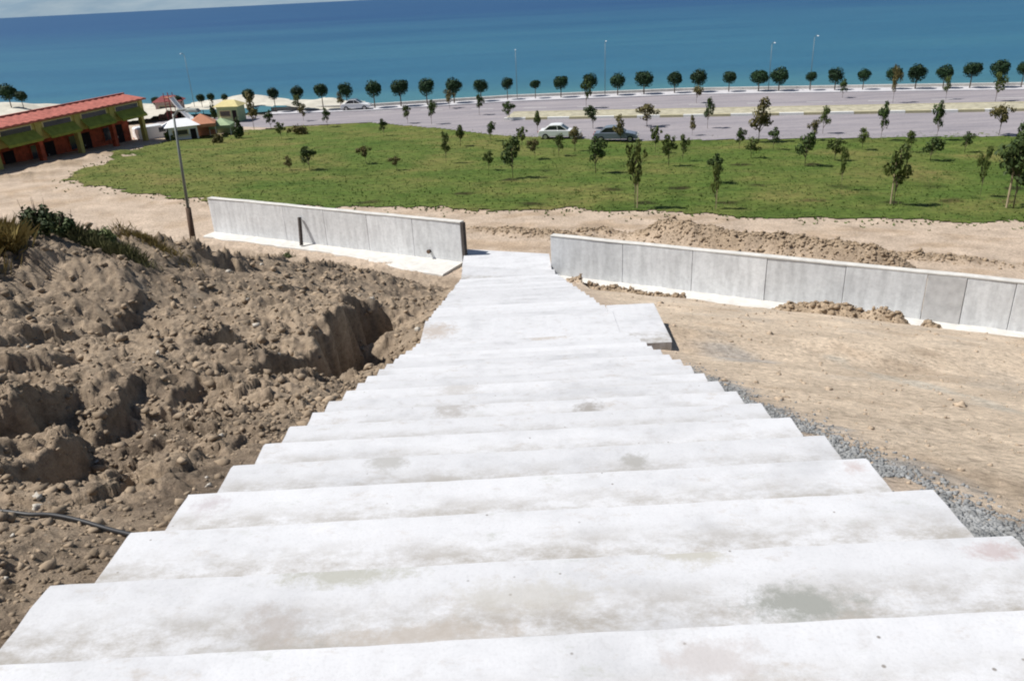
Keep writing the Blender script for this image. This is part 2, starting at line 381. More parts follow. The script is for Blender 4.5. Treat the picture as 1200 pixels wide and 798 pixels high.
MAT = dict(
    blades=simple('grass_blades', (.085, .135, .030), .85, .3, .6),
    ground=m_ground(), wall=m_wall(), lawn=m_lawn(), road=m_road(), sea=m_sea(),
    footing=simple('footing_concrete', (.60, .585, .55), .9, .18, 2.5, bump=.01),
    steel=simple('rusty_steel', (.07, .06, .055), .7, .4, 8),
    polelow=simple('brown_painted_steel', (.13, .085, .06), .8, .35, 6),
    polehi=simple('galvanised_steel', (.22, .24, .23), .5, .15, 6, metallic=.3),
    hose=simple('black_plastic', (.02, .02, .022), .5, .3, 5, spec=.4),
    bark=simple('bark', (.17, .13, .10), .9, .35, 9),
    stake=simple('pale_wood', (.42, .34, .22), .85, .25, 9),
    clod=simple('dry_clod', (.33, .255, .18), .95, .55, 3, bump=.02),
    stone=simple('pale_stone', (.50, .46, .40), .9, .2, 12, bump=.01),
    gravel=simple('blue_grey_gravel', (.27, .275, .275), .85, .5, 9),
    kerbw=simple('kerb_white_paint', (.78, .78, .74), .7, .12, 6),
    kerby=simple('kerb_grey', (.48, .44, .28), .85, .2, 6),
    prom=simple('promenade_paving', (.52, .51, .53), .85, .15, 2),
    island=simple('median_soil', (.42, .39, .29), .95, .35, 1.5),
    sand=simple('pale_sand', (.56, .53, .45), .95, .18, .8, bump=.05),
    rooftile=simple('red_roof_tiles', (.42, .14, .11), .85, .4, 2.5),
    olive=simple('olive_yellow_render', (.42, .37, .12), .85, .2, 2),
    awn=simple('green_awning', (.24, .27, .05), .8, .3, 2),
    cream=simple('cream_trim', (.62, .55, .32), .8, .1, 2),
    redwall=simple('dark_red_wall', (.42, .09, .045), .8, .5, 2),
    darkin=simple('dark_interior', (.025, .018, .02), .9, .4, 2),
    glass=simple('window_glass', (.03, .035, .045), .1, .2, 2, spec=.5),
    carwhite=simple('white_car_paint', (.80, .80, .80), .25, .03, 2, spec=.5),
    carblue=simple('blue_grey_car_paint', (.16, .19, .24), .25, .05, 2, spec=.5),
    rubber=simple('tyre_rubber', (.02, .02, .02), .85, .2, 8),
    chrome=simple('rim_metal', (.5, .5, .52), .35, .1, 8, metallic=.8),
    lampl=simple('lamp_lens', (.75, .72, .65), .2, .05, 8, spec=.5),
    taill=simple('tail_lens', (.35, .02, .02), .3, .05, 8, spec=.5),
    orange=simple('orange_canvas', (.50, .23, .14), .8, .15, 2),
    yellow=simple('yellow_panels', (.58, .50, .24), .7, .15, 2),
    white=simple('white_panels', (.78, .79, .80), .6, .06, 2),
    lgreen=simple('light_green_panels', (.34, .44, .26), .7, .15, 2),
    maroon=simple('maroon_sheet', (.22, .06, .06), .8, .2, 2),
    pink=simple('pinkish_paving', (.42, .32, .30), .9, .2, 1),
    leafd=m_leaf('dark_foliage', (.006, .022, .008), (.022, .055, .018)),
    leafm=m_leaf('green_foliage', (.04, .065, .014), (.12, .15, .035)),
    leafb=m_leaf('brownish_foliage', (.07, .065, .022), (.18, .15, .055)),
    leafw=m_leaf('weed_foliage', (.06, .085, .03), (.15, .18, .07)),
    leafy=m_leaf('dry_grass', (.26, .20, .07), (.50, .40, .17)),
)

# ------------------------------------------------------------------ ground sheet
def build_ground():
    az = np.radians(np.concatenate([np.linspace(-88, -44, 60, endpoint=False), np.linspace(-44, 44, 800), np.linspace(44, 88, 60)[1:]]))
    r = [.25]
    while r[-1] < 48: r.append(r[-1]*1.0045 + .002)
    while r[-1] < 900: r.append(r[-1]*1.018)
    r = np.array(r)
    A, Rr = np.meshgrid(az, r); X = Rr*np.sin(A); Y = Rr*np.cos(A) - .6
    Z, lm, rm, hb = Hfine(X, Y)
    nr, na = X.shape
    V = np.stack([X, Y, Z], -1).reshape(-1, 3)
    i = np.arange(nr*na).reshape(nr, na)
    Fc = np.stack([i[:-1, :-1], i[:-1, 1:], i[1:, 1:], i[1:, :-1]], -1).reshape(-1, 4)
    # surface colours of the different soils
    brown = np.array([.33, .255, .183]); brown2 = np.array([.17, .13, .095]); tan = np.array([.61, .495, .375]); track = np.array([.50, .40, .31]); grey = np.array([.30, .30, .295]); pale = np.array([.55, .50, .42])
    def mixc(c, d, w): return c*(1-w[..., None]) + d*w[..., None]
    c = np.zeros(X.shape+(3,)) + track
    s = wdist(X, Y); xl = X - sxoff(Y)
    c = mixc(c, tan, rm*(1-sm(-.6, .2, s)))
    c = mixc(c, np.array([.36, .26, .17]), sm(.25, .9, fbm(X*.45, Y*.9, 71, 4)+.35)*.6*(s > 0)*(s < 14))
    bmask = sm(1.9, 2.2, -xl)*(1-sm(-2.2, -1.6, s))
    by = np.interp(X, _bp[:, 0], _bp[:, 1])
    c = mixc(c, mixc(np.zeros(X.shape+(3,))+brown, brown2, sm(-.2, .35, fbm(X*.9, Y*.9, 91, 4))), bmask*(1-.7*sm(1, 5, Y-by)))
    c = mixc(c, np.array([.35, .275, .20]), bmask*sm(4, 12, Y)*.5)
    # slab-side gravel strip on the right
    gw = sm(.02, .06, xl-2.1)*(1-sm(.2, .8, xl-2.1 + .9*fbm(X*1.6, Y*1.6, 44, 3)))*(1-sm(12, 14, Y))*(s < -1)
    c = mixc(c, grey, gw*.9)
    g2 = np.exp(-(((X-4.1)/.9)**2+((Y-14.2)/1.6)**2)); c = mixc(c, grey*1.2, sm(.3, .9, g2+.5*fbm(X*2, Y*2, 4, 3))*.6)
    g3 = np.exp(-(((X-6.4)/.35)**2+((Y-11.5)/3.2)**2)); c = mixc(c, pale*.95, sm(.25, .8, g3+.6*fbm(X*1.5, Y*1.5, 14, 4))*.75)
    c = mixc(c, np.array([.40, .29, .195]), rm*sm(.1, .5, fbm(X*.9, Y*.9, 171, 5))*.35); c = mixc(c, np.array([.55, .47, .38]), rm*sm(.15, .55, fbm(X*.6, Y*.6, 181, 5))*.6)
    g4 = np.exp(-(((X+4.2)/1.0)**2+((Y-4.0)/.45)**2)); c = mixc(c, grey*1.05, sm(.35, .9, g4+.4*fbm(X*3, Y*3, 24, 3))*.6)
    c = mixc(c, np.array([.30, .225, .15]), hb*.85)
    c = mixc(c, np.array([.33, .32, .27]), sm(-3, 2, Y-shore(X)+4))
    npmesh('ground', V, Fc, MAT['ground'], smooth=True, attr={'zone': c.reshape(-1, 3)})['kind'] = 'structure'
build_ground()

# ------------------------------------------------------------------ sea, sky-line
def build_sea():
    xs = np.concatenate([-np.geomspace(45000, 120, 24), np.linspace(-100, 140, 61), np.geomspace(160, 45000, 24)])
    ys = np.concatenate([[20, 60], np.linspace(80, 200, 40), np.geomspace(208, 60000, 46)])
    X, Y = np.meshgrid(xs, ys); i = np.arange(X.size).reshape(X.shape)
    V = np.stack([X, Y, np.full(X.shape, -15.3)], -1).reshape(-1, 3)
    Fc = np.stack([i[:-1, :-1], i[:-1, 1:], i[1:, 1:], i[1:, :-1]], -1).reshape(-1, 4)
    d = np.maximum(Y - shore(X), 0)
    deep = np.array([.014, .070, .170]); mid = np.array([.028, .120, .195]); shal = np.array([.055, .165, .195])
    t1 = sm(2, 60, d)[..., None]; t2 = sm(60, 700, d)[..., None]
    c = shal*(1-t1)+mid*t1; c = c*(1-t2)+deep*t2
    npmesh('sea', V, Fc, MAT['sea'], attr={'zone': c.reshape(-1, 3)})['kind'] = 'structure'
build_sea()

def far_coast():
    M = N('distant_coast', 1.0, 0); n = M.noise(M.coord(), .0015, 5); M.base(M.ramp(n, [(.3, (.17, .24, .30)), (.7, (.24, .30, .34))]))  # distance haze is put into the hills' blue-grey base colour
    xs = np.linspace(-16000, 16000, 160); rows = 8; V = []; 
    prof = 260 + 420*fbm(xs/2600, xs*0, 3, 4) + 60
    for j in range(rows):
        t = j/(rows-1)
        for k, x in enumerate(xs):
            V.append((x, 13000 + t*3500, -15.5 + max(20, prof[k])*math.sin(t*math.pi/2)*(1+.12*float(vnoise(x/500, t*5, 3)))))
    i = np.arange(rows*160).reshape(rows, 160)
    Fc = np.stack([i[:-1, :-1], i[:-1, 1:], i[1:, 1:], i[1:, :-1]], -1).reshape(-1, 4)
    npmesh('hills', V, Fc, M.m, smooth=True)['kind'] = 'structure'
far_coast()

# ------------------------------------------------------------------ draped sheets on the far ground
def inpoly(X, Y, poly):
    r = np.zeros(X.shape, bool); n = len(poly)
    for i in range(n):
        x1, y1 = poly[i]; x2, y2 = poly[(i+1) % n]
        c = ((y1 > Y) != (y2 > Y)) & (X < (x2-x1)*(Y-y1)/(y2-y1+1e-12)+x1); r ^= c
    return r
def drape(name, poly, mat, lift, res, wob=0, attrf=None, zf=None, rough=0):
    px = [p[0] for p in poly]; py = [p[1] for p in poly]
    xs = np.arange(min(px)-1, max(px)+1, res); ys = np.arange(min(py)-1, max(py)+1, res)
    X, Y = np.meshgrid(xs, ys)
    if wob: wx = wob*fbm(X*.6, Y*.6, 33, 6); wy = wob*fbm(X*.6+9, Y*.6, 34, 6)
    else: wx = wy = 0
    m = inpoly(X+wx, Y+wy, poly)
    Z = (Hfine(X, Y)[0] if zf is None else zf(X, Y)) + lift
    if rough: Z = Z + rough*np.abs(fbm(X*3, Y*3, 91, 3))
    i = np.arange(X.size).reshape(X.shape)
    Fc = np.stack([i[:-1, :-1], i[:-1, 1:], i[1:, 1:], i[1:, :-1]], -1).reshape(-1, 4)
    mc = (m[:-1, :-1] & m[:-1, 1:] & m[1:, 1:] & m[1:, :-1]).reshape(-1)
    Fc = Fc[mc]; used, inv = np.unique(Fc, return_inverse=True); Fc = inv.reshape(-1, 4)
    V = np.stack([X, Y, Z], -1).reshape(-1, 3)[used]
    at = None
    if attrf is not None: at = {'zone': attrf(X, Y).reshape(-1, 3)[used]}
    return npmesh(name, V, Fc, mat, smooth=True, attr=at)
def P2(px, py): p = hit(px, py); return (float(p[0]), float(p[1]))
lawn_near = [P2(*p) for p in [(70, 212), (160, 228), (240, 236), (330, 242), (440, 245), (600, 247), (750, 251), (900, 256), (1050, 260), (1200, 263)]]
e1, e0 = lawn_near[-1], lawn_near[-3]
ext = (e1[0]+(e1[0]-e0[0])*5, e1[1]+(e1[1]-e0[1])*5)
lawn_far = [(ext[0]+10, 73), (70, 69.5), (46, 74), (27, 77.8), (8, 81.8), (0, 87), (-8, 95), (-18, 100.5), (-27, 100), (-32, 96), (-37, 88), (-38.5, 80)]
lawn_poly = lawn_near + [ext] + lawn_far
PITS = [P2(*p) for p in [(430, 238), (625, 240), (757, 239), (853, 239), (950, 236), (1046, 239), (1112, 236), (718, 223), (797, 221), (892, 218), (984, 220), (1092, 219), (868, 194), (952, 193), (600, 212), (640, 200), (1180, 238), (1190, 222), (545, 228)]]
def lawnattr(X, Y):
    c = np.ones(X.shape+(3,))
    for (cx, cy) in PITS:
        d = np.sqrt(((X-cx)/.95)**2+((Y-cy)/.65)**2) + .5*fbm(X*2, Y*2, 4, 2)
        w = (1-sm(.5, 1.05, d))[..., None]; c = c*(1-w) + np.array([.30, .22, .30])*w
    # worn, bare left end
    w = (sm(.0, .5, fbm(X*.18, Y*.18, 8, 4)+.1 + sm(-14, -40, X)*.9)*.75)[..., None]
    c = c*(1-.6*w) + np.array([1.9, 1.25, 1.9])*w*.6
    w2 = (sm(.25, .5, fbm(X*.5, Y*.5, 58, 4)+.08)*.6)[..., None]; c = c*(1-w2)+np.array([.65, .72, .6])*w2
    return c
drape('lawn', lawn_poly, MAT['lawn'], .035, .24, 1.7, lawnattr, rough=.10)['kind'] = 'structure'

# grass tufts on the lawn
def tufts():
    X = rng.uniform(-42, 45, 60000); Y = rng.uniform(36, 95, 60000)
    m = inpoly(X+rng.normal(0, .9, 60000), Y+rng.normal(0, .9, 60000), lawn_poly) & (rng.random(60000) < np.interp(Y, [38, 60, 90], [1, .5, .2])); X = X[m][:16000]; Y = Y[m][:16000]
    Z = Hfine(X, Y)[0]; n = len(X); V = np.zeros((n, 3, 3, 3)); 
    for b in range(3):
        a = rng.uniform(0, 6.28, n); w = rng.uniform(.03, .08, n); h = rng.uniform(.05, .17, n); lx = rng.normal(0, .08, n); ly = rng.normal(0, .08, n)
        V[:, b, 0] = np.stack([X-w*np.cos(a), Y-w*np.sin(a), Z], -1); V[:, b, 1] = np.stack([X+w*np.cos(a), Y+w*np.sin(a), Z], -1)
        V[:, b, 2] = np.stack([X+lx, Y+ly, Z+h], -1)
    V = V.reshape(-1, 3); Fc = np.arange(len(V)).reshape(-1, 3)
    o = npmesh('grass', V, Fc, MAT['blades']); tag(o, 'rough grass tufts growing over the sloping green lawn', 'grass', kind='stuff')
tufts()

# road: two carriageways, median, promenade
rd = np.array([.98, -.2]); rd = rd/np.linalg.norm(rd); rn = np.array([-rd[1], rd[0]])
O = np.array([0, 95.9])
def strip(name, d0, d1, x0, x1, mat, lift, res=1.0, poly=None, thick=0):
    q = [O+rd*x0+rn*d0, O+rd*x1+rn*d0, O+rd*x1+rn*d1, O+rd*x0+rn*d1]
    v = [(p[0], p[1], -14+lift) for p in q]
    mb = MB()
    if thick: v2 = [(p[0], p[1], -14+lift-thick) for p in q]; mb.add(v+v2, [(0, 1, 2, 3), (0, 4, 5, 1), (1, 5, 6, 2), (2, 6, 7, 3), (3, 7, 4, 0)])
    else: mb.add(v, [(0, 1, 2, 3)])
    o = mb.build(name, mat); o['kind'] = 'structure'; return o
RZ = lambda X, Y: np.full(X.shape, -14.0)
drape('road', [(-75, 99), (-34, 97), (-27, 99.5), (-18, 99.5), (-8, 91.5), (0, 83.5), (8, 79), (27, 75.2), (46, 71.3), (160, 48), (170, 68), (70, 104.5), (47, 110), (25, 114.5), (0, 114.6), (-20, 112.3), (-75, 110)], MAT['road'], .09, .6, 0, zf=RZ)['kind'] = 'structure'
strip('median_island', .25, 5.6, -1, 150, MAT['island'], .22, thick=.2)
strip('kerb', 5.6, 5.9, -1, 150, MAT['kerby'], .25, thick=.25)
def painted_kerb(name, d0, x0, x1, seg, skip=1):
    mb = MB(); x = x0; k = 0
    while x < x1:
        q = O+rd*(x+seg/2)+rn*(d0+.14); mb.box((q[0], q[1], -13.86), (seg-.02, .40, .44), math.atan2(rd[1], rd[0]), 0 if k % 2 == 0 else 1); x += seg; k += 1
    o = mb.build(name, [MAT['kerbw'], MAT['kerby']]); o['kind'] = 'structure'
painted_kerb('median_kerb', 0, -1, 130, 2.6)
# lane paint
mb = MB()
for d0 in (10.2,):
    x = -20
    while x < 140:
        q = O+rd*x+rn*d0; ca = math.atan2(rd[1], rd[0]); mb.box((q[0], q[1], -13.900), (3, .14, .006), ca); x += 7
o = mb.build('lane_markings', MAT['kerbw']); o['kind'] = 'structure'
# promenade following the shore
sx = np.concatenate([np.linspace(-34, 150, 93)]); 
def ribbon(name, off0, off1, z0, mat, thick):
    vs = []
    for x in sx:
        y = float(shore(x)); vs += [(x, y+off0, z0), (x, y+off1, z0), (x, y+off0, z0-thick), (x, y+off1, z0-thick)]
    fs = []
    for k in range(len(sx)-1):
        a = 4*k; b = a+4; fs += [(a, b, b+1, a+1), (a, a+2, b+2, b), (a+1, b+1, b+3, a+3), (a+2, a+3, b+3, b+2)]
    n = 4*(len(sx)-1); fs += [(0, 1, 3, 2), (n, n+2, n+3, n+1)]
    o = MB().add(vs, fs).build(name, mat); o['kind'] = 'structure'
ribbon('promenade', -3.6, .2, -13.80, MAT['prom'], .4)
ribbon('sea_wall', .2, .7, -13.45, MAT['footing'], 2.4)

# pale sand beach / levelled fill on the left of the shore
sand_poly = [P2(*p) for p in [(120, 150), (170, 146), (200, 142), (260, 137), (330, 133), (400, 131), (428, 128)]] + [(-21, 119), (-30, 121), (-60, 123), (-90, 126), (-100, 105)]
def zsand(X, Y): return Gfar(X, Y*0+100) + .15 + 1.9*np.clip(fbm(X*.12, Y*.1, 19, 3)+.5, 0, 1.3)*sm(0, 8, Y-np.interp(X, [-70, -20], [104, 112]))*sm(-19, -27, X)
drape('beach', sand_poly, MAT['sand'], .05, .6, 1.0, zf=zsand)['kind'] = 'structure'

# ------------------------------------------------------------------ staircase
STAINS = []
def tread_hit(px, py):
    d = ray(px, py); best = None; t = 1.2
    while t < 60:
        p = d*t
        k = math.floor((p[1]-YA-.018*p[0])/RUN)+1
        z = ZA-RISE*k if k <= K1 else (Z_LAND if p[1] < Y_L1 else Z_LAND-RISE2*(math.floor((p[1]-Y_L1)/RUN2)+1))
        if p[2] <= z: return p
        t += .01
    return p
for (px, py, rx, ry, col, st) in [(940, 708, .26, .13, (.28, .285, .265), .8), (320, 735, .13, .15, (.35, .32, .30), .6), (810, 645, .22, .10, (.40, .38, .32), .6), (455, 540, .16, .20, (.36, .35, .33), .6),
                                  (745, 541, .12, .12, (.33, .32, .30), .65), (835, 775, .20, .12, (.41, .375, .36), .5), (1170, 648, .12, .09, (.40, .31, .30), .5), (610, 700, .40, .12, (.42, .40, .36), .45),
                                  (400, 672, .35, .10, (.35, .345, .29), .6), (690, 480, .16, .2, (.28, .26, .24), .7), (530, 478, .2, .3, (.34, .32, .3), .6), (1003, 549, .09, .08, (.40, .32, .30), .5),
                                  (510, 388, .5, .5, (.42, .37, .33), .7), (640, 395, .5, .3, (.42, .38, .34), .6), (245, 592, .12, .1, (.40, .36, .37), .5), (540, 452, .3, .4, (.4, .38, .36), .5), (500, 745, .5, .08, (.38, .34, .3), .6)]:
    STAINS.append((tread_hit(px, py), rx, ry, col, st))
MAT['stair'] = m_conc(spots=STAINS); MAT['clod2'] = simple('tan_clod', (.34, .26, .18), .95, .35, 6, bump=.02); MAT['clod3'] = simple('sand_stone', (.44, .35, .26), .95, .3, 6)
stair = empty('concrete_staircase', (0, YA, ZA), 'wide white concrete staircase descending the slope to the gap between the two walls', 'staircase')
def make_step(Yn, Yb, z, xl, xr, drop, seed, name='step', shear=.018, xn=None):
    """tread from back edge Yb to nosing Yn at height z; xl..xr; riser goes down by drop"""
    r = np.random.default_rng(seed); nx = 46; depth = Yn-Yb
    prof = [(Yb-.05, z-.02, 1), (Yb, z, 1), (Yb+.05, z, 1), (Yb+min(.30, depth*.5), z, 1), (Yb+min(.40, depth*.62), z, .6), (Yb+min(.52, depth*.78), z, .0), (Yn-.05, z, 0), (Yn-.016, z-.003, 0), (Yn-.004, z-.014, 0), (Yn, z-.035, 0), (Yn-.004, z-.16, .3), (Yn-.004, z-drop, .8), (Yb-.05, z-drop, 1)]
    xs = np.linspace(xl, xr, nx); ph = r.uniform(0, 99)
    V = []; G = []
    sag = r.uniform(-.008, .008); tilt = r.uniform(-.006, .006)
    for i, x in enumerate(xs):
        ex = 0
        for j, (y, zz, g) in enumerate(prof):
            edge = j in (6, 7, 8, 9, 10, 11)
            dy = (.006*float(fbm(np.array(x*1.6+ph), np.array(0.), seed % 50, 3)) + .007*float(vnoise(np.array(x*13+ph), np.array(j*.3), 5))) if edge else 0
            dz = .004*float(vnoise(np.array(x*2.1+ph), np.array(y*3), 6)) + .003*float(vnoise(np.array(x*11+ph), np.array(y*9), 7))
            if j in (0, 11, 12): dz = 0
            xx = x
            if i == 0: xx = xl + .02*float(vnoise(np.array(y*7+ph), np.array(j*.5), 8))
            if i == nx-1: xx = xr + .02*float(vnoise(np.array(y*7-ph), np.array(j*.5), 9))
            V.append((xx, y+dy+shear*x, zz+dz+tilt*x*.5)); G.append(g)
    m = len(prof); Fc = []
    for i in range(nx-1):
        for j in range(m):
            j2 = (j+1) % m; Fc.append((i*m+j, i*m+j2, (i+1)*m+j2, (i+1)*m+j))
    Fc += [tuple(range(m)), tuple((nx-1)*m+j for j in range(m))[::-1]]
    me = bpy.data.meshes.new(name); me.from_pydata(V, [], Fc); me.materials.append(MAT['stair'])
    b = bmesh.new(); b.from_mesh(me); bmesh.ops.recalc_face_normals(b, faces=b.faces); b.to_mesh(me); b.free()
    a = me.attributes.new('grime_shade', 'FLOAT', 'POINT'); a.data.foreach_set('value', G)
    o = bpy.data.objects.new(name, me); C.objects.link(o); o.parent = stair; o.location = (0, -YA, -ZA)
    return o
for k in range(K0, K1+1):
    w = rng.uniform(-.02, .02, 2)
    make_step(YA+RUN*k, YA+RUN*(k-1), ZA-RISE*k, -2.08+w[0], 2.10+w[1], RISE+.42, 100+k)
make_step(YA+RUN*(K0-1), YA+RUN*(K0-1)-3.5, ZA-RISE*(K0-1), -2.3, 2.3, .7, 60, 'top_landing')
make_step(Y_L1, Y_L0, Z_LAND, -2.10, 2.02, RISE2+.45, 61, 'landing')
# the slab that juts out to the right of the landing
sl = make_step(16.50, 14.42, Z_LAND-.012, 1.93, 2.99, .55, 62, 'side_slab', shear=0)
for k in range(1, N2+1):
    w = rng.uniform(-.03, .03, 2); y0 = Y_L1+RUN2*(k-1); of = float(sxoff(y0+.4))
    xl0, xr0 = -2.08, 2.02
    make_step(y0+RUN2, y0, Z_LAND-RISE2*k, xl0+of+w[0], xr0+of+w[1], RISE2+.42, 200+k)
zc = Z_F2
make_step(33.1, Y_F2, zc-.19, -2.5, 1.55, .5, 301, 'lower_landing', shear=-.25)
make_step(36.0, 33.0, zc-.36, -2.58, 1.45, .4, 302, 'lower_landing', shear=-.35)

# ------------------------------------------------------------------ retaining walls
ZT = -9.82; THK = .32
def wallpt(a, s=0): return np.array([-2.6, 36.0]) + WD*a + WN*s      # a metres along the wall from the gap's left post
def wall(name, a0, a1, npan, label, right):
    o0 = wallpt(a0); w = empty(name, (o0[0], o0[1], -11.85), label, 'wall')
    ang = math.atan2(WD[1], WD[0]); L = (a1-a0)/npan
    edges = [a0]
    if right:
        for px in (730, 812, 900, 994, 1092, 1140, 1200):
            r0 = ray(px, 300); r2 = r0[:2]; A_ = np.array([[WD[0], -r2[0]], [WD[1], -r2[1]]]); edges.append(float(np.linalg.solve(A_, -np.array([-2.6, 36.0]))[0]))
        edges += [edges[-1]+2.4, a1]
    else: edges = list(np.linspace(a0, a1, npan+1))
    for i in range(len(edges)-1):
        x0 = edges[i]-a0; x1 = edges[i+1]-a0-.018
        dz = rng.uniform(-.012, .012); ds = rng.uniform(-.008, .008)
        nx, nz = 14, 8; V = []; 
        mb = MB()
        # front/back/top gridded panel, lightly warped
        def P(x, y, z): return (x, y, z)
        mb.box(((x0+x1)/2, THK/2+ds, (ZT+11.85+dz-.6)/2), (x1-x0, THK, ZT+11.85+dz+.6))
        pn = mb.build('wall_panel', MAT['wall_dark'] if (right and i in DARKP) else MAT['wall'], w, bevel=.015)
    cp = MB(); x = 0
    n = int((a1-a0)/1.3)
    vs = []; fs = []
    for i in range(n+1):
        xx = (a1-a0)*i/n; j = rng.normal(0, .006); t = .035+rng.normal(0, .008)
        vs += [(xx, -.018+j, ZT+11.85+.010), (xx, THK+.018+j, ZT+11.85+.010), (xx, -.018+j, ZT+11.85+t+.02), (xx, THK+.018+j, ZT+11.85+t+.02)]
    for i in range(n):
        a = 4*i; b = a+4; fs += [(a, b, b+1, a+1), (a, a+2, b+2, b), (a+1, b+1, b+3, a+3), (a+2, a+3, b+3, b+2)]
    fs += [(0, 1, 3, 2), (4*n, 4*n+2, 4*n+3, 4*n+1)]
    cp.add(vs, fs); cp.build('mortar_cap', MAT['footing'], w)
    # footing, ragged front edge
    n = int((a1-a0)/.35); vs = []; fs = []
    for i in range(n+1):
        xx = (a1-a0)*i/n; q = wallpt(a0+xx)
        if right: wd = 1.05+.6*float(fbm(np.array(xx*.35), np.array(0.), 4, 3))
        else: wd = .75+.35*float(fbm(np.array(xx*.5), np.array(3.), 4, 3)) + 1.15*math.exp(-((a1-a0-xx)/4.5)**2)
        h = .26+.03*float(vnoise(np.array(xx), np.array(1.), 2))
        if not right: h = .12+.03*float(vnoise(np.array(xx), np.array(1.), 2))
        vs += [(xx, -wd-.02, -.25), (xx, -wd, h-.04), (xx, -wd+.10, h), (xx, .012, h+.015), (xx, .012, -.25)]
    m = 5
    for i in range(n):
        for j in range(m):
            j2 = (j+1) % m; fs.append((i*m+j, i*m+j2, (i+1)*m+j2, (i+1)*m+j))
    fs += [tuple(range(m)), tuple(n*m+j for j in range(m))]
    MB().add(vs, fs).build('wall_footing', MAT['footing'], w)
    w.rotation_euler = (0, 0, ang)
    if right: w.location.z -= .20
    return w
DARKP = {5}
MAT['wall_dark'] = simple('damp_wall_concrete', (.56, .56, .56), .9, .2, 3, bump=.01)
LW = 16.55
wall('retaining_wall', -LW, -.06, 6, 'pale grey concrete retaining wall to the left of the stairway gap', False)
rw = wall('retaining_wall', 4.58, 27.5, 10, 'long grey concrete retaining wall to the right of the stairway gap, with panel joints', True)

def post(name, base, top, r, label):
    base = np.array(base); o = empty(name, base, label, 'post'); d = np.array(top)-base
    MB().box((0, 0, .02), (.16, .16, .04)).build('foot_plate', MAT['steel'], o, bevel=.004)
    q = d; mb = MB(); n = 4
    mb.tube([(0, 0, .0), tuple(q*.5), tuple(q)], r, 4); mb.build('shaft', MAT['steel'], o, bevel=.006)
    return o
q = wallpt(.10, -.03); post('steel_post', (q[0], q[1], -11.70), (q[0], q[1], -9.74), .12, 'dark steel post standing at the open end of the left wall beside the gap')
q = wallpt(-9.6, -.55); q2 = wallpt(-9.85, -.12)
post('steel_post', (q[0], q[1], -11.66), (q2[0], q2[1], -10.30), .10, 'short dark steel post leaning against the middle of the left wall')
# square drain stub low on the left wall
q = wallpt(-1.9, -.05)
o = empty('drain_pipe', (q[0], q[1], -11.35), 'small dark drain outlet low on the left wall near its open end', 'pipe', rz=math.atan2(WD[1], WD[0]))
mb = MB(); mb.tube([(0, -.12, 0), (0, .04, 0)], .085, 14); mb.build('pipe_end', MAT['steel'], o)
mb = MB(); mb.tube([(0, -.125, 0), (0, -.10, 0)], .10, 14); mb.build('collar', MAT['polelow'], o)

# ------------------------------------------------------------------ tall pole on the brow
pb = hit(226, 285); 
if pb[1] > 24: pb = atY(226, 285, 21)
def tall_pole():
    b = np.array([pb[0], pb[1], float(Hfine(np.array([pb[0]]), np.array([pb[1]]))[0][0])-.1])
    o = empty('lamp_pole', b, 'thin leaning lamp pole on the dirt bank edge, brown below and grey above', 'street lamp')
    t = atY(203, 134, b[1]); d = t-b; k = .36
    MB().tube([(0, 0, 0), tuple(d*k)], [.085, .07], 12).build('lower_shaft', MAT['polelow'], o, smooth=True)
    MB().tube([tuple(d*k), tuple(d)], [.04, .028], 10).build('upper_shaft', MAT['polehi'], o, smooth=True)
    MB().box((0, 0, .06), (.34, .34, .08)).build('base_plate', MAT['steel'], o, bevel=.01)
    MB().tube([tuple(d*.98), tuple(d+np.array([.18, -.1, .10])), tuple(d+np.array([.5, -.2, .12]))], .03, 8).build('arm', MAT['polehi'], o)
    mb = MB(); mb.box(tuple(d+np.array([.62, -.24, .10])), (.42, .17, .09), -.35, taper=.7); mb.build('lamp_head', MAT['polehi'], o, bevel=.02)
tall_pole()

# ------------------------------------------------------------------ hose
pts = []
for (x, y) in [(-160, 590), (-90, 596), (-30, 602), (20, 606), (60, 611), (100, 619), (135, 627), (158, 632)]:
    p = hit(x, y); z = float(Hfine(np.array([p[0]]), np.array([p[1]]))[0][0]); pts.append([p[0], p[1], z+.05])
pts = np.array(pts); sp = []
for i in range(len(pts)-1):
    for t in np.linspace(0, 1, 6, endpoint=False): sp.append(pts[i]*(1-t)+pts[i+1]*t)
sp.append(pts[-1]); sp = np.array(sp)
for _ in range(3): sp[1:-1] = (sp[:-2]+sp[1:-1]+sp[2:])/3
zg = Hfine(sp[:, 0], sp[:, 1])[0]; zg = np.array([zg[max(0, i-1):i+2].max() for i in range(len(zg))])+.022
for _ in range(4): zg[1:-1] = (zg[:-2]+zg[1:-1]*2+zg[2:])/4
sp[:, 2] = zg
o = MB().tube(list(sp), .014, 10).build('hose', MAT['hose'], smooth=True)
tag(o, 'black plastic water hose lying across the dirt towards the left edge of the stairs', 'hose')

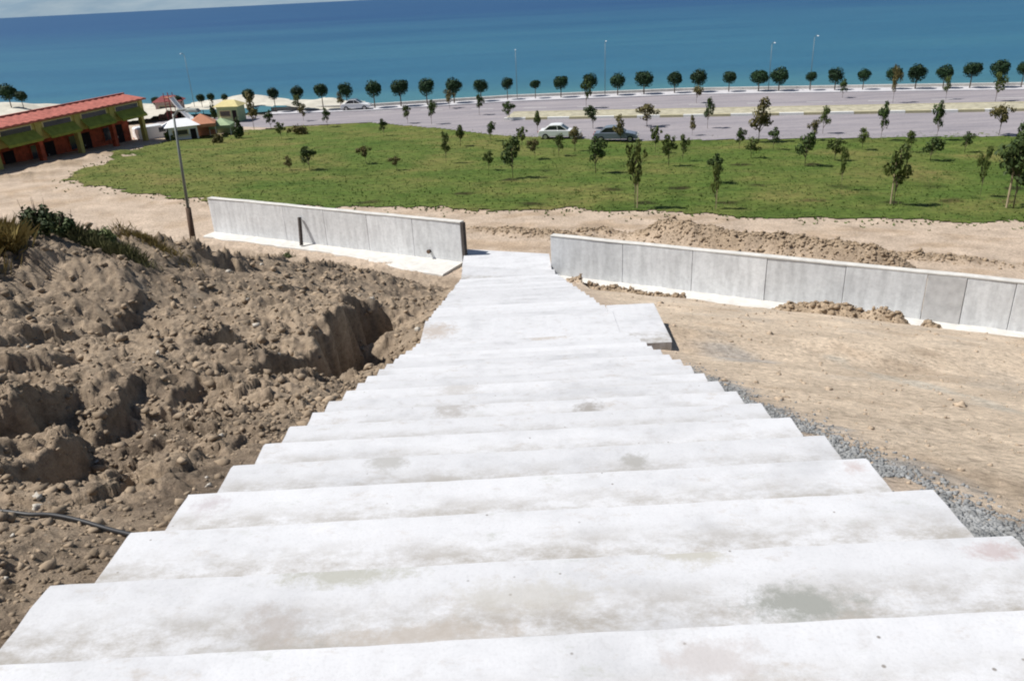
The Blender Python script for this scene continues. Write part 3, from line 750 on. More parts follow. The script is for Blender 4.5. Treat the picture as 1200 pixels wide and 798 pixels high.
# ------------------------------------------------------------------ clods, stones, gravel
def ico(level):
    b = bmesh.new(); bmesh.ops.create_icosphere(b, subdivisions=level, radius=1); V = np.array([v.co[:] for v in b.verts]); Fc = np.array([[v.index for v in f.verts] for f in b.faces]); b.free(); return V, Fc
def scatter(name, pts, sizes, mat, level, label, cat, flat=.7, sink=.25, jit=.28, smooth=False):
    V0, F0 = ico(level); n = len(pts); out = []
    a = rng.uniform(0, 6.28, n); sc = np.stack([rng.uniform(.7, 1.3, n), rng.uniform(.7, 1.3, n), rng.uniform(.5, 1., n)*flat/.7], -1)
    variants = [V0*(1+rng.normal(0, jit, (len(V0), 1))) for _ in range(24)]
    vi = rng.integers(0, 24, n); VV = np.stack(variants)[vi]*sc[:, None, :]*sizes[:, None, None]
    ca, sa = np.cos(a)[:, None], np.sin(a)[:, None]; x = VV[..., 0]*ca-VV[..., 1]*sa; y = VV[..., 0]*sa+VV[..., 1]*ca
    VV = np.stack([x, y, VV[..., 2]], -1) + pts[:, None, :]; VV[..., 2] += (sizes*(1-2*sink)*.5)[:, None]
    Fc = (F0[None]+(np.arange(n)*len(V0))[:, None, None]).reshape(-1, 3)
    o = npmesh(name, VV.reshape(-1, 3), Fc, mat, smooth=smooth); tag(o, label, cat, kind='stuff'); return o
def place(X, Y): return np.stack([X, Y, Hfine(X, Y)[0]], -1)
# left bank clods, density falls with distance
n = 26000; r = 2.2*np.exp(rng.uniform(0, 1, n)*math.log(30/2.2)); a = np.radians(rng.uniform(-52, 2, n)); X = r*np.sin(a); Y = r*np.cos(a)
by = np.interp(X, _bp[:, 0], _bp[:, 1]); m = (X-sxoff(Y) < -2.17) & (Y < by+.5); X, Y, r = X[m], Y[m], r[m]
dens = fbm(X*.8, Y*.8, 17, 3); m = rng.random(len(X)) < np.clip(.55+dens, .1, 1); X, Y, r = X[m][:10500], Y[m][:10500], r[m][:10500]
sz = (.004+.0017*r)*np.exp(rng.normal(0, .55, len(X))); sz = np.clip(sz, .005, .10)
scatter('dirt_clods', place(X, Y), sz, MAT['clod'], 1, 'brown clods of dry earth strewn over the bank left of the stairs', 'clods')
n = 110; a = np.radians(rng.uniform(-48, -6, n)); r = 3*np.exp(rng.uniform(0, 1, n)*math.log(8)); X = r*np.sin(a); Y = r*np.cos(a); m = (X < -2.3) & (Y < np.interp(X, _bp[:, 0], _bp[:, 1])); X, Y, r = X[m], Y[m], r[m]
scatter('pale_stones', place(X, Y), (.007+.002*r)*np.exp(rng.normal(0, .4, len(X))), MAT['stone'], 2, 'pale stones scattered among the brown clods of the left bank', 'stones')
# gravel strip to the right of the stairs
n = 22000; Y = 2.0+rng.beta(1.1, 2.8, n)*12; w = np.abs(rng.normal(0, .27, n)); X = 2.13+w; 
m = fbm(X*1.6, Y*1.6, 44, 3) < .25; X, Y = X[m], Y[m]
scatter('gravel', place(X, Y), rng.uniform(.007, .018, len(X)), MAT['gravel'], 1, 'blue grey gravel along the right edge of the stairs', 'gravel', sink=.15)
# clods on right-hand heaps and loose bits on the sandy slope
hx = []
for (cx, cy, sx_, sy_, h, ang) in BUMPS[:18]:
    k = int(260*sx_); u = rng.normal(0, .65, k)*sx_; v = rng.normal(0, .65, k)*sy_; hx.append(np.stack([cx+u*math.cos(ang)-v*math.sin(ang), cy+u*math.sin(ang)+v*math.cos(ang)], -1))
hx = np.vstack(hx); 
sw = wdist(hx[:, 0], hx[:, 1]); hx = hx[(sw < -.15) | (sw > .5)]
hx = hx[(np.abs(hx[:, 0]-sxoff(hx[:, 1])) > 2.3) | (hx[:, 1] > 37)]
scatter('spoil_clods', place(hx[:, 0], hx[:, 1]), np.clip(.03*np.exp(rng.normal(0, .6, len(hx))), .012, .12), MAT['clod2'], 1, 'light brown clods on the spoil heaps by the right wall', 'clods')
n = 1100; r = 4*np.exp(rng.uniform(0, 1, n)*math.log(6.5)); a = np.radians(rng.uniform(3, 48, n)); X = r*np.sin(a); Y = r*np.cos(a); m = (X > 2.5) & (wdist(X, Y) < -1) & ~((X < 3.1) & (Y > 14)); X, Y, r = X[m], Y[m], r[m]
scatter('loose_stones', place(X, Y), (.003+.0009*r)*np.exp(rng.normal(0, .5, len(X))), MAT['clod3'], 2, 'small loose stones on the sandy slope right of the stairs', 'stones')

# ------------------------------------------------------------------ vegetation
def leaf_cloud(centers, normals_out, size, leafv, r):
    n = len(centers); a = r.normal(0, 1, (n, 3)); a -= (a*normals_out).sum(1, keepdims=True)*normals_out*.6; a /= np.linalg.norm(a, axis=1, keepdims=True)
    b = np.cross(a, normals_out + r.normal(0, .5, (n, 3))); b /= np.linalg.norm(b, axis=1, keepdims=True)+1e-9
    s = size*r.uniform(.6, 1.3, (n, 1)); l = s*1.0; w = s*.55
    V = np.stack([centers-a*l, centers+b*w, centers+a*l, centers-b*w], 1).reshape(-1, 3)
    return V, np.arange(n*4).reshape(-1, 4), np.repeat(leafv, 4)
def crown(name, blobs, nleaf, size, mat, seed, rim=1.0):
    """blobs: (cx,cy,cz, rx,ry,rz); leaves fill the volume, denser towards the rim"""
    r = np.random.default_rng(seed); cs = []; ns = []; lv = []
    vol = np.array([b[3]*b[4]*b[5] for b in blobs]); cnt = (nleaf*vol**.7/(vol**.7).sum()).astype(int)+3
    for b, c in zip(blobs, cnt):
        d = r.normal(0, 1, (c, 3)); d /= np.linalg.norm(d, axis=1, keepdims=True); rad = r.uniform(.25, 1, (c, 1))**.55
        rad *= 1+rim*(.16*np.sin(d[:, :1]*5+seed)+.14*np.sin(d[:, 1:2]*7+2*seed))
        cs.append(np.array(b[:3])+d*rad*np.array(b[3:])); ns.append(d); lv.append(r.uniform(0, 1, c))
    V, Fc, L = leaf_cloud(np.vstack(cs), np.vstack(ns), size, np.concatenate(lv), r)
    me = npmesh(name, V, Fc, mat); a = me.data.attributes.new('leafv', 'FLOAT', 'POINT'); a.data.foreach_set('value', L.astype(np.float32)); return me
def copy_tree(o, parent=None):
    c = o.copy(); C.objects.link(c); c.parent = parent
    for ch in list(o.children): copy_tree(ch, c)
    return c
# clipped ball trees, unit size: 2.7 m tall, crown about 2 m
def ball_tree(seed, flat=1.0):
    r = np.random.default_rng(seed); o = bpy.data.objects.new('clipped_tree', None); C.objects.link(o)
    MB().tube([(0, 0, -.1), (.02, 0, .9), (0, .02, 1.7), (.01, 0, 2.1)], [.07, .055, .05, .03], 7).build('trunk', MAT['bark'], o, smooth=True)
    bl = [(0, 0, 2.15, .90, .90, .86*flat)]
    for k in range(6):
        a = r.uniform(0, 6.28); e = r.uniform(-.3, .9); bl.append((.5*math.cos(a), .5*math.sin(a), 2.15+.42*e*flat, .42, .42, .36))
    c = crown('crown', bl, 2300, .10, MAT['leafd'], seed, .45); c.parent = o
    mb = MB()
    for k in range(4):
        a = k*1.57+r.uniform(-.3, .3); mb.tube([(0, 0, 1.45), (.3*math.cos(a), .3*math.sin(a), 1.95), (.55*math.cos(a), .55*math.sin(a), 2.3)], [.03, .02, .01], 5)
    mb.build('branch', MAT['bark'], o)
    return o
balls = [(8, 108, 17), (24, 113, 12), (183, 119, 9), (208, 117, 9), (235, 115, 9), (247, 114, 8), (263, 114, 7), (291, 111, 13), (320, 110, 12), (348, 108, 13), (376, 106, 15), (405, 106, 15), (437, 104, 17), (468, 103, 18), (499, 102, 17), (531, 101, 17), (563, 101, 15), (594, 98, 12), (627, 99, 11),
         (657, 97, 15), (692, 95, 15), (724, 95, 16), (755, 93, 18), (791, 93, 15), (819, 91, 17), (855, 91, 14), (890, 91, 18), (914, 89, 18), (951, 90, 11), (980, 89, 16), (1013, 88, 13), (1048, 87, 15), (1075, 86, 18), (1108, 85, 16), (1140, 82, 17), (1172, 81, 18), (1201, 80, 14)]
ORD = ['first', 'second', 'third', 'fourth', 'fifth', 'sixth', 'seventh', 'eighth', 'ninth', 'tenth', 'eleventh', 'twelfth', 'thirteenth', 'fourteenth', 'fifteenth', 'sixteenth', 'seventeenth', 'eighteenth', 'nineteenth', 'twentieth']
protos = [ball_tree(s, f) for s, f in ((3, 1), (5, .95), (9, 1.05), (13, .75))]
usedp = set()
for i, (px, py, d) in enumerate(balls):
    pi = 3 if px in (627, 890) else i % 3
    # ground position: on the promenade below the crown
    dr = ray(px, py); best = None
    t = 60.
    while t < 220:
        p = dr*t
        if p[1] >= float(shore(p[0]))-1.7: break
        t += .1
    w = d/pxm(p)*1.22; sc = w/1.85
    zc_ = p[2]; zg = -13.8 if px > 100 else -13.9
    o = protos[pi] if pi not in usedp else copy_tree(protos[pi]); usedp.add(pi)
    hs = (zc_-zg)/2.15
    o.location = (float(p[0]), float(p[1]), zg); o.scale = (sc, sc, max(hs, .3)); o.rotation_euler = (0, 0, rng.uniform(0, 6.28))
    for ch in o.children:
        if ch.name.startswith('crown'):
            kz = sc/max(hs, .3); ch.scale = (1, 1, kz); ch.location = (0, 0, 2.15*(1-kz))
        if ch.name.startswith('branch'):
            kz = min(1, sc/max(hs, .3)); ch.scale = (1, 1, kz); ch.location = (0, 0, 2.15*(1-kz))
    n = len(balls)
    if i == 0: lab = 'dark tree on the far left shore above the red roof, leftmost of all'
    elif i == 1: lab = 'small dark tree just right of the leftmost shore tree, above the red roof'
    elif i < 19: lab = 'round clipped dark tree on the seafront, %s from the red roofed building rightwards' % ORD[i-2]
    else: lab = 'round clipped dark tree on the seafront, %s counting leftwards from the right edge' % (ORD[n-1-i])
    tag(o, lab, 'tree', 'round clipped trees along the seafront')

# loose saplings: unit = height 1, crown width 1 scaled by axes
def sapling(kind, seed):
    r = np.random.default_rng(seed); o = bpy.data.objects.new('young_tree', None); C.objects.link(o)
    mat = {'m': MAT['leafm'], 'd': MAT['leafd2'], 'b': MAT['leafb']}[kind]
    bl = []; mb = MB(); 
    for k in range(9):
        a = r.uniform(0, 6.28); z = r.uniform(.42, .98); q = .42*math.sin(math.pi*min(1, (z-.25)/.8))*r.uniform(.2, 1)
        s = r.uniform(.10, .2); bl.append((q*math.cos(a), q*math.sin(a), z, s, s, s*.75))
        mb.tube([(0, 0, z*.55), (q*.5*math.cos(a), q*.5*math.sin(a), z*.8), (q*math.cos(a), q*math.sin(a), z)], [.012, .008, .004], 4)
    bl.append((0, 0, .72, .22, .22, .26))
    c = crown('crown', bl, 620, .048, mat, seed); c.parent = o
    MB().tube([(0, 0, -.03), (.015, .01, .35), (0, .01, .7), (.01, 0, .95)], [.013, .010, .008, .004], 6).build('trunk', MAT['bark'], o, smooth=True)
    mb.build('branch', MAT['bark'], o)
    return o
MAT['leafpale'] = m_leaf('pale_weed_foliage', (.10, .13, .05), (.22, .25, .10)); MAT['grasspale'] = m_leaf('pale_grass', (.16, .16, .07), (.34, .32, .15)); MAT['leafm2'] = m_leaf('weed_dark_foliage', (.03, .05, .018), (.085, .115, .04)); MAT['leafd2'] = m_leaf('deep_green_foliage', (.024, .045, .012), (.070, .105, .028))
sp_protos = {k: [sapling(k, 40+7*i+j*31) for i in range(3)] for j, k in enumerate('mdb')}
used = set()
# (crown x, top y, base y, crown width px, kind, label)
SAP = [
 (298, 112, 152, 18, 'b', 'brownish young tree with two shoots in front of the pale beach'),
 (318, 130, 152, 14, 'd', 'small dark green tree beside the brownish two shoot tree'),
 (349, 114, 134, 12, 'm', 'thin young tree against the pale beach, left of the parked car'),
 (356, 124, 143, 10, 'b', 'thin brown sapling leaning by the beach track'),
 (384, 128, 150, 12, 'd', 'dark narrow sapling at the left end of the road'),
 (400, 110, 128, 11, 'b', 'small brownish sapling just left of the parked white car'),
 (478, 126, 146, 12, 'm', 'small sapling on the lawn edge by the left part of the road'),
 (506, 120, 147, 13, 'd', 'dark sapling where lawn meets road, second right of the parked car'),
 (527, 107, 128, 13, 'b', 'brown green sapling behind the road beneath the clipped trees'),
 (562, 113, 136, 11, 'd', 'slim dark sapling before the sea wall'),
 (597, 120, 142, 17, 'd', 'dark leafy sapling at the left end of the white painted kerb'),
 (630, 132, 158, 12, 'm', 'sapling behind the moving white car'),
 (687, 92, 128, 14, 'd', 'tall dark narrow tree rising over the sea wall mid picture'),
 (695, 126, 152, 20, 'd', 'dark bushy sapling on the median beside the white kerb piece'),
 (727, 138, 168, 17, 'b', 'greyish brown sapling in front of the near lanes'),
 (758, 124, 150, 24, 'b', 'wide brown crowned tree on the median left of centre right'),
 (783, 160, 196, 20, 'm', 'green sapling with two tops at the lawn edge'),
 (800, 160, 190, 12, 'm', 'thin green sapling close beside the two topped sapling'),
 (811, 138, 160, 10, 'b', 'thin brown sapling on the near lanes edge'),
 (829, 118, 152, 13, 'd', 'narrow upright dark tree on the median'),
 (816, 100, 122, 12, 'b', 'pale brown sapling by the sea wall'),
 (866, 152, 176, 14, 'd', 'low dark sapling at the road edge'),
 (889, 120, 168, 30, 'b', 'broad brown and green young tree in front of the median'),
 (880, 164, 186, 20, 'm', 'low green sapling on the upper lawn under the broad brown tree'),
 (964, 128, 158, 14, 'm', 'loose green sapling before the median kerb'),
 (953, 142, 166, 13, 'b', 'brown sapling leaning below the loose green one'),
 (943, 158, 196, 24, 'd', 'dark green sapling on the upper lawn'),
 (978, 164, 190, 22, 'm', 'spreading low green sapling on the upper lawn'),
 (987, 94, 116, 11, 'd', 'small dark sapling just before the sea wall, right half'),
 (1046, 80, 122, 11, 'b', 'thin tall sapling crossing the sea wall line'),
 (1032, 121, 166, 15, 'd', 'upright dark young tree on the right of the median'),
 (1097, 121, 166, 15, 'd', 'upright oval young tree right of the median'),
 (1108, 92, 118, 9, 'm', 'thin sapling by the sea wall near the right side'),
 (1166, 88, 120, 15, 'm', 'green sapling by the sea wall at the right edge'),
 (1170, 120, 160, 22, 'b', 'brown leaved tree near the right edge of the road'),
 (1090, 163, 190, 26, 'd', 'dense dark shrubby tree at the top of the lawn on the right'),
 (1198, 148, 196, 34, 'd', 'dark tree cut by the right edge of the picture'),
 (363, 172, 200, 22, 'd', 'dark green shrubby sapling on the left of the lawn'),
 (340, 184, 200, 12, 'b', 'small brown sapling left of the dark shrubby one'),
 (429, 170, 193, 15, 'b', 'brownish shrubby sapling on the left lawn'),
 (465, 182, 200, 13, 'b', 'low brown sapling right of the brownish shrub'),
 (523, 158, 192, 12, 'm', 'thin green sapling on the lawn left of centre'),
 (601, 164, 210, 25, 'd', 'large dark sapling in the middle of the lawn'),
 (573, 178, 200, 14, 'm', 'small green sapling left of the large dark sapling'),
 (627, 162, 188, 14, 'b', 'brown green sapling behind the large dark sapling'),
 (698, 164, 204, 26, 'd', 'bushy dark green sapling on the lawn below the cars'),
 (744, 168, 246, 26, 'm', 'tall thin sapling with a bare stem and loose crown, lawn centre'),
 (837, 182, 216, 20, 'd', 'forked dark sapling on the lawn right of centre'),
 (838, 196, 246, 14, 'm', 'slim sapling in front of the forked dark sapling'),
 (1047, 174, 242, 34, 'm', 'tall staked young tree with a bare stem on the right of the lawn'),
 (1187, 168, 246, 48, 'd', 'large loose dark young tree at the right end of the lawn'),
 (1148, 176, 232, 14, 'm', 'thin sapling just left of the large dark tree'),
 (985, 178, 224, 10, 'm', 'faint thin sapling standing in a planting hole, right lawn'),
]
SAP += [
 (330, 144, 164, 13, 'm', 'low olive sapling at the upper left corner of the lawn'),
 (450, 140, 160, 12, 'd', 'low dark sapling on the lawn edge below the parked white car'),
 (540, 148, 172, 15, 'm', 'bushy green sapling on the lawn edge left of centre'),
 (575, 144, 166, 13, 'd', 'small dark sapling where the lawn edge bends towards the road'),
 (612, 150, 174, 14, 'm', 'light green sapling on the lawn edge left of the white car'),
 (655, 160, 184, 15, 'm', 'light green sapling directly below the white car'),
 (674, 150, 178, 14, 'b', 'brown green sapling between the white car and the dark car'),
 (768, 150, 180, 15, 'm', 'olive sapling on the lawn edge right of the dark car'),
 (906, 150, 176, 15, 'd', 'dark shrubby sapling just right of the broad brown tree'),
 (1010, 152, 176, 14, 'm', 'low green sapling at the road edge left of the upright dark tree'),
 (1066, 156, 180, 15, 'm', 'green sapling at the road edge left of the dense dark shrubby tree'),
 (1130, 156, 180, 15, 'd', 'small dark sapling at the road edge right of the dense dark shrubby tree'),
]
def placesap(px, top, base, wpx, kind, lab):
    p = hit(px, base); dr = ray(px, top); hx_ = math.hypot(p[0], p[1]); t = hx_/math.hypot(dr[0], dr[1]); h = float(dr[2]*t-p[2]); w = wpx/pxm(p)
    key = (kind, int(px) % 3)
    pr = sp_protos[kind][key[1]]
    o = pr if key not in used else copy_tree(pr); used.add(key)
    zg = float(Hfine(np.array([p[0]]), np.array([p[1]]))[0][0])
    if p[1] > 78: zg = max(zg, -13.95)
    o.location = (float(p[0]), float(p[1]), zg); w *= 1.25; o.scale = (w/.95, w/.95, h*1.04); o.rotation_euler = (0, 0, rng.uniform(0, 6.28))
    tag(o, lab, 'tree', 'young trees planted over the lawn and road')
    return o, p, h
for s_ in SAP:
    o, p, h = placesap(*s_)
    if s_[0] in (744, 1047, 1187, 838):
        mb = MB(); mb.tube([(.10, -.05, -.02), (.11, -.05, .72)], [.02, .018], 6); k = mb.build('stake', MAT['stake'], o)
for k, lst in sp_protos.items():
    for j, pr in enumerate(lst):
        if (k, j) not in used:
            for ch in list(pr.children): bpy.data.objects.remove(ch)
            bpy.data.objects.remove(pr)

# weeds on the brow
def bush(name, px, base, wpx, hpx, mat, lab, seed, nleaf=900, lsize=.06, cat='bush', stalks=0):
    p = hit(px, base); k = 1/pxm(p); w = wpx*k/2; h = hpx*k; r = np.random.default_rng(seed)
    zg = float(Hfine(np.array([p[0]]), np.array([p[1]]))[0][0])
    o = empty(name, (p[0], p[1], zg-.05), lab, cat)
    bl = []
    for i in range(16):
        a = r.uniform(0, 6.28); q = math.sqrt(r.uniform(0, 1))*.8*w; hh = h*(.35+.65*r.random())*(1-.5*(q/w)**2)
        bl.append((q*math.cos(a), q*math.sin(a)*.7, hh*.6, w*.26, w*.22, hh*.42))
    c = crown('foliage', bl, nleaf, lsize, mat, seed); c.parent = o
    mb = MB()
    for i in range(14):
        a = r.uniform(0, 6.28); q = .7*w*r.random(); mb.tube([(q*.3*math.cos(a), q*.3*math.sin(a), 0), (q*.8*math.cos(a), q*.8*math.sin(a), h*.5), (q*1.1*math.cos(a), q*1.1*math.sin(a)*.8, h*r.uniform(.7, 1.05))], [.012, .008, .003], 4)
    mb.build('stem', MAT['bark'], o)
    return o
def grass_clump(px, base, wpx, hpx, mat, lab, seed, n=900):
    p = hit(px, base); k = 1/pxm(p); w = wpx*k/2; h = hpx*k; r = np.random.default_rng(seed)
    X = p[0]+r.normal(0, .5, n)*w; Y = p[1]+r.normal(0, .5, n)*w*.35; Z = Hfine(X, Y)[0]-.02
    a = r.uniform(0, 6.28, n); wd = r.uniform(.004, .009, n); hh = h*r.uniform(.3, .8, n); lx = r.normal(0, .22, n)*h; ly = r.normal(0, .22, n)*h
    V = np.stack([np.stack([X-wd*np.cos(a), Y-wd*np.sin(a), Z], -1), np.stack([X+wd*np.cos(a), Y+wd*np.sin(a), Z], -1), np.stack([X+lx*.4+wd*.7, Y+ly*.4, Z+hh*.6], -1), np.stack([X+lx, Y+ly, Z+hh], -1)], 1).reshape(-1, 3)
    o = npmesh('tall_grass', V, np.arange(n*4).reshape(-1, 4), mat)
    tag(o, lab, 'grass', kind='stuff'); return o
bush('weed_bush', 52, 290, 60, 46, MAT['leafm2'], 'dark green weed bush on the top of the dirt bank at the far left', 3, 1800, .055)
bush('weed_bush', 78, 285, 40, 30, MAT['leafm2'], 'smaller dark weed behind the biggest bush on the dirt bank', 13, 900, .05)
bush('weed_bush', 122, 290, 40, 22, MAT['leafpale'], 'lighter green weeds on the bank right of the dark bush', 4, 1000, .045)
bush('weed_bush', 338, 303, 22, 12, MAT['leafw'], 'small grey green weed at the foot of the left wall', 5, 350, .04)
grass_clump(2, 298, 40, 46, MAT['leafy'], 'dry yellow grass on the bank at the left edge', 6, 2600)
grass_clump(-70, 300, 100, 44, MAT['leafy'], 'dry yellow grass beyond the left edge of the bank', 16, 2000)
grass_clump(118, 296, 90, 22, MAT['grasspale'], 'pale grass between the weed bushes on the bank', 7, 2600)
grass_clump(170, 292, 90, 14, MAT['leafy'], 'thin dry grass on the crest of the bank', 8, 900)

# ------------------------------------------------------------------ long red roofed building on the left
def long_building():
    A = np.array([-40.0, 88.5]); B = np.array([-45.2, 66.0]); d = (B-A); L0 = np.linalg.norm(d); d /= L0; L = 40.0
    ang = math.atan2(d[1], d[0])            # local x runs towards the camera along the facade; local -y? keep facade at y=0, depth to +y or -y
    nrm = np.array([-d[1], d[0]])           # check side: must point away from the lawn (to -X)
    sgn = 1 if nrm[0] < 0 else -1
    zb = -13.45
    o = empty('long_building', (A[0], A[1], zb), 'long low building with red roof, olive yellow band and dark red arcade', 'building', rz=ang)
    D = 4.6*sgn; H1 = 3.0; H2 = 4.75
    def bx(mb, x0, x1, y0, y1, z0, z1, m=0): mb.box(((x0+x1)/2, (y0+y1)/2, (z0+z1)/2), (abs(x1-x0), abs(y1-y0), z1-z0), m=m); return mb
    bx(MB(), 0, L, 2.2*sgn, D, -.6, H1).build('wall', MAT['redwall'], o)
    bx(MB(), -.1, L, 0, D+.1*sgn, H1, H2).build('upper_wall', MAT['olive'], o, bevel=.02)
    bx(MB(), -.6, L, -.9*sgn, 3*sgn, -.35, .10).build('plinth', MAT['footing'], o, bevel=.02)
    nb = 8; bw = L/nb
    for i in range(nb+1):
        x = min(max(i*bw, .22), L-.22)
        bx(MB(), x-.22, x+.22, .05*sgn, .5*sgn, .1, H1).build('pillar', MAT['redwall'] if i % 2 else MAT['olive'], o, bevel=.015)
        bx(MB(), x-.30, x+.30, -.10*sgn, .0, H1+.02, H2-.02).build('pilaster', MAT['olive'], o, bevel=.01)
    for i in range(nb):
        x0 = i*bw+.5; x1 = (i+1)*bw-.5
        # window band with green awning
        w = bx(MB(), x0+.15, x1-.15, -.05*sgn, .0, H1+.75, H2-.25).build('window', MAT['cream'], o)
        bx(MB(), x0+.28, x1-.28, -.075*sgn, -.052*sgn, H1+.85, H2-.34).build('pane', MAT['glass'], w)
        y0, y1 = -.06*sgn, -.85*sgn; z1_, z0_ = H2-.75, H1+.25
        mb = MB(); mb.add([(x0, y0, z1_), (x1, y0, z1_), (x1, y1, z0_), (x0, y1, z0_), (x0, y0, z1_-.06), (x1, y0, z1_-.06), (x1, y1, z0_-.22), (x0, y1, z0_-.22)], [(0, 1, 2, 3), (4, 7, 6, 5), (0, 4, 5, 1), (1, 5, 6, 2), (2, 6, 7, 3), (3, 7, 4, 0)])
        mb.build('awning', MAT['awn'], o)
        # recess: door or window in the arcade
        dd = bx(MB(), x0+.7, x0+1.9, 2.12*sgn, 2.19*sgn, .1, 2.3).build('door', MAT['darkin'], o)
        bx(MB(), x0+1.72, x0+1.78, 2.07*sgn, 2.115*sgn, 1.0, 1.2).build('handle', MAT['chrome'], dd)
        ww = bx(MB(), x0+2.3, x1-.2, 2.13*sgn, 2.19*sgn, .9, 2.4).build('window', MAT['redwall'], o)
        bx(MB(), x0+2.4, x1-.3, 2.105*sgn, 2.128*sgn, 1.0, 2.3).build('pane', MAT['glass'], ww)
    # tiled roof, low pitch, with tile ribs
    ov = .35; y_e0 = -ov*sgn; y_e1 = D+ov*sgn; yr = D*.5; rh = .45
    mb = MB(); n = int(L/.45)
    prof = []
    for i in range(n+1):
        x = -.5+(L+1)*i/n; b = .07 if i % 2 else 0
        mb_v = [(x, y_e0, H2+b), (x, yr, H2+rh+b), (x, y_e1, H2+b), (x, y_e0, H2-.14), (x, y_e1, H2-.14)]; prof.append(mb_v)
    vs = [v for pv in prof for v in pv]; fs = []
    for i in range(n):
        a = 5*i; b = a+5
        fs += [(a, b, b+1, a+1), (a+1, b+1, b+2, a+2), (a, a+3, b+3, b), (a+2, b+2, b+4, a+4), (a+3, a+4, b+4, b+3)]
    fs += [(0, 1, 2, 4, 3), (5*n, 5*n+3, 5*n+4, 5*n+2, 5*n+1)]
    rf = MB().add(vs, fs).build('roof', MAT['rooftile'], o)
    bx(MB(), -.5, L+.5, yr-.12, yr+.12, H2+rh+.02, H2+rh+.16).build('ridge', MAT['rooftile'], rf, bevel=.03)
long_building()

# ------------------------------------------------------------------ cars
def car(px, base, lenm, heading, paint, lab, van=False, group=None):
    p = hit(px, base); z = -13.90
    o = empty('parked_car' if not van else 'parked_van', (p[0], p[1], z), lab, 'car' if not van else 'van', group, rz=heading)
    L = lenm; hl = L/2
    if van: side = [(-hl, .35), (-hl, 1.0), (-hl+.08, 1.85), (-hl+.3, 2.0), (hl-1.5, 2.0), (hl-.75, 1.25), (hl-.1, 1.05), (hl, .75), (hl, .35)]
    else: side = [(-hl, .35), (-hl-.02, .72), (-hl+.12, .92), (-hl+.75, .96), (hl-1.15, .93), (hl-.25, .78), (hl, .58), (hl-.02, .35)]
    W = 1.72 if not van else 1.9
    b = MB(); b.prism(side, W); bd = b.build('body', paint, o, bevel=.05, smooth=False)
    if not van:
        cab = [(-hl+.55, .95), (-hl+1.15, 1.40), (-hl+1.6, 1.45), (hl-1.95, 1.43), (hl-1.2, .94)]
        g = MB(); g.prism(cab, W-.22); g.build('cabin_glass', MAT['glass'], o, bevel=.04)
        r = MB(); r.prism([(-hl+1.12, 1.41), (-hl+1.6, 1.462), (hl-1.93, 1.448), (hl-1.80, 1.37), (-hl+1.05, 1.34)], W-.18); r.build('roof', paint, o, bevel=.015)
        for sy in (-1, 1):
            pl = MB(); pl.tube([(hl-1.22, sy*(W/2-.10), .95), (hl-1.93, sy*(W/2-.12), 1.40)], .035, 6); pl.tube([(-hl+.57, sy*(W/2-.10), .95), (-hl+1.15, sy*(W/2-.12), 1.38)], .05, 6); pl.tube([(-.1, sy*(W/2-.10), .95), (-.15, sy*(W/2-.12), 1.40)], .035, 6)
            pl.build('pillar', paint, o)
    else:
        g = MB(); g.add([(hl-1.46, -.8, 1.93), (hl-1.46, .8, 1.93), (hl-.80, .8, 1.28), (hl-.80, -.8, 1.28)], [(0, 1, 2, 3)]); 
        g = MB(); g.prism([(hl-1.47, 1.94), (hl-1.40, 1.96), (hl-.74, 1.30), (hl-.82, 1.28)], W-.25); g.build('windscreen', MAT['glass'], o)
        for sy in (-1, 1): s2 = MB(); s2.box((hl-1.9, sy*(W/2+.005), 1.5), (.8, .02, .5)); s2.build('side_window', MAT['glass'], o)
    for sx_ in (-1, 1):
        for sy in (-1, 1):
            cxw = sx_*(hl-.75); wy = sy*(W/2-.08)
            w = MB(); w.tube([(cxw, wy-.11, .32), (cxw, wy+.11, .32)], .32, 18); ww = w.build('wheel', MAT['rubber'], o, bevel=.02)
            rm_ = MB(); rm_.tube([(cxw, wy+sy*.10, .32), (cxw, wy+sy*.125, .32)], .19, 14); rm_.build('rim', MAT['chrome'], ww)
    for sy in (-1, 1):
        h_ = MB(); h_.box((hl-.03, sy*.62, .66), (.10, .34, .13)); h_.build('headlight', MAT['lampl'], o, bevel=.015)
        h_ = MB(); h_.box((-hl+.01, sy*.66, .78), (.08, .26, .16)); h_.build('tail_light', MAT['taill'], o, bevel=.015)
    return o
hd = math.atan2(rd[1], rd[0])
car(656, 163, 4.2, hd, MAT['carwhite'], 'white car driving on the near lanes just above the lawn edge, mid picture')
car(722, 166, 4.3, hd, MAT['carblue'], 'dark grey blue car on the near lanes right of the white car')
car(418, 130, 4.0, hd+.2, MAT['carwhite'], 'white car parked at the sea end of the pale beach, left of the sea wall')
car(184, 161, 4.6, hd+1.0, MAT['carwhite'], 'white van parked behind the end of the red roofed building', van=True)

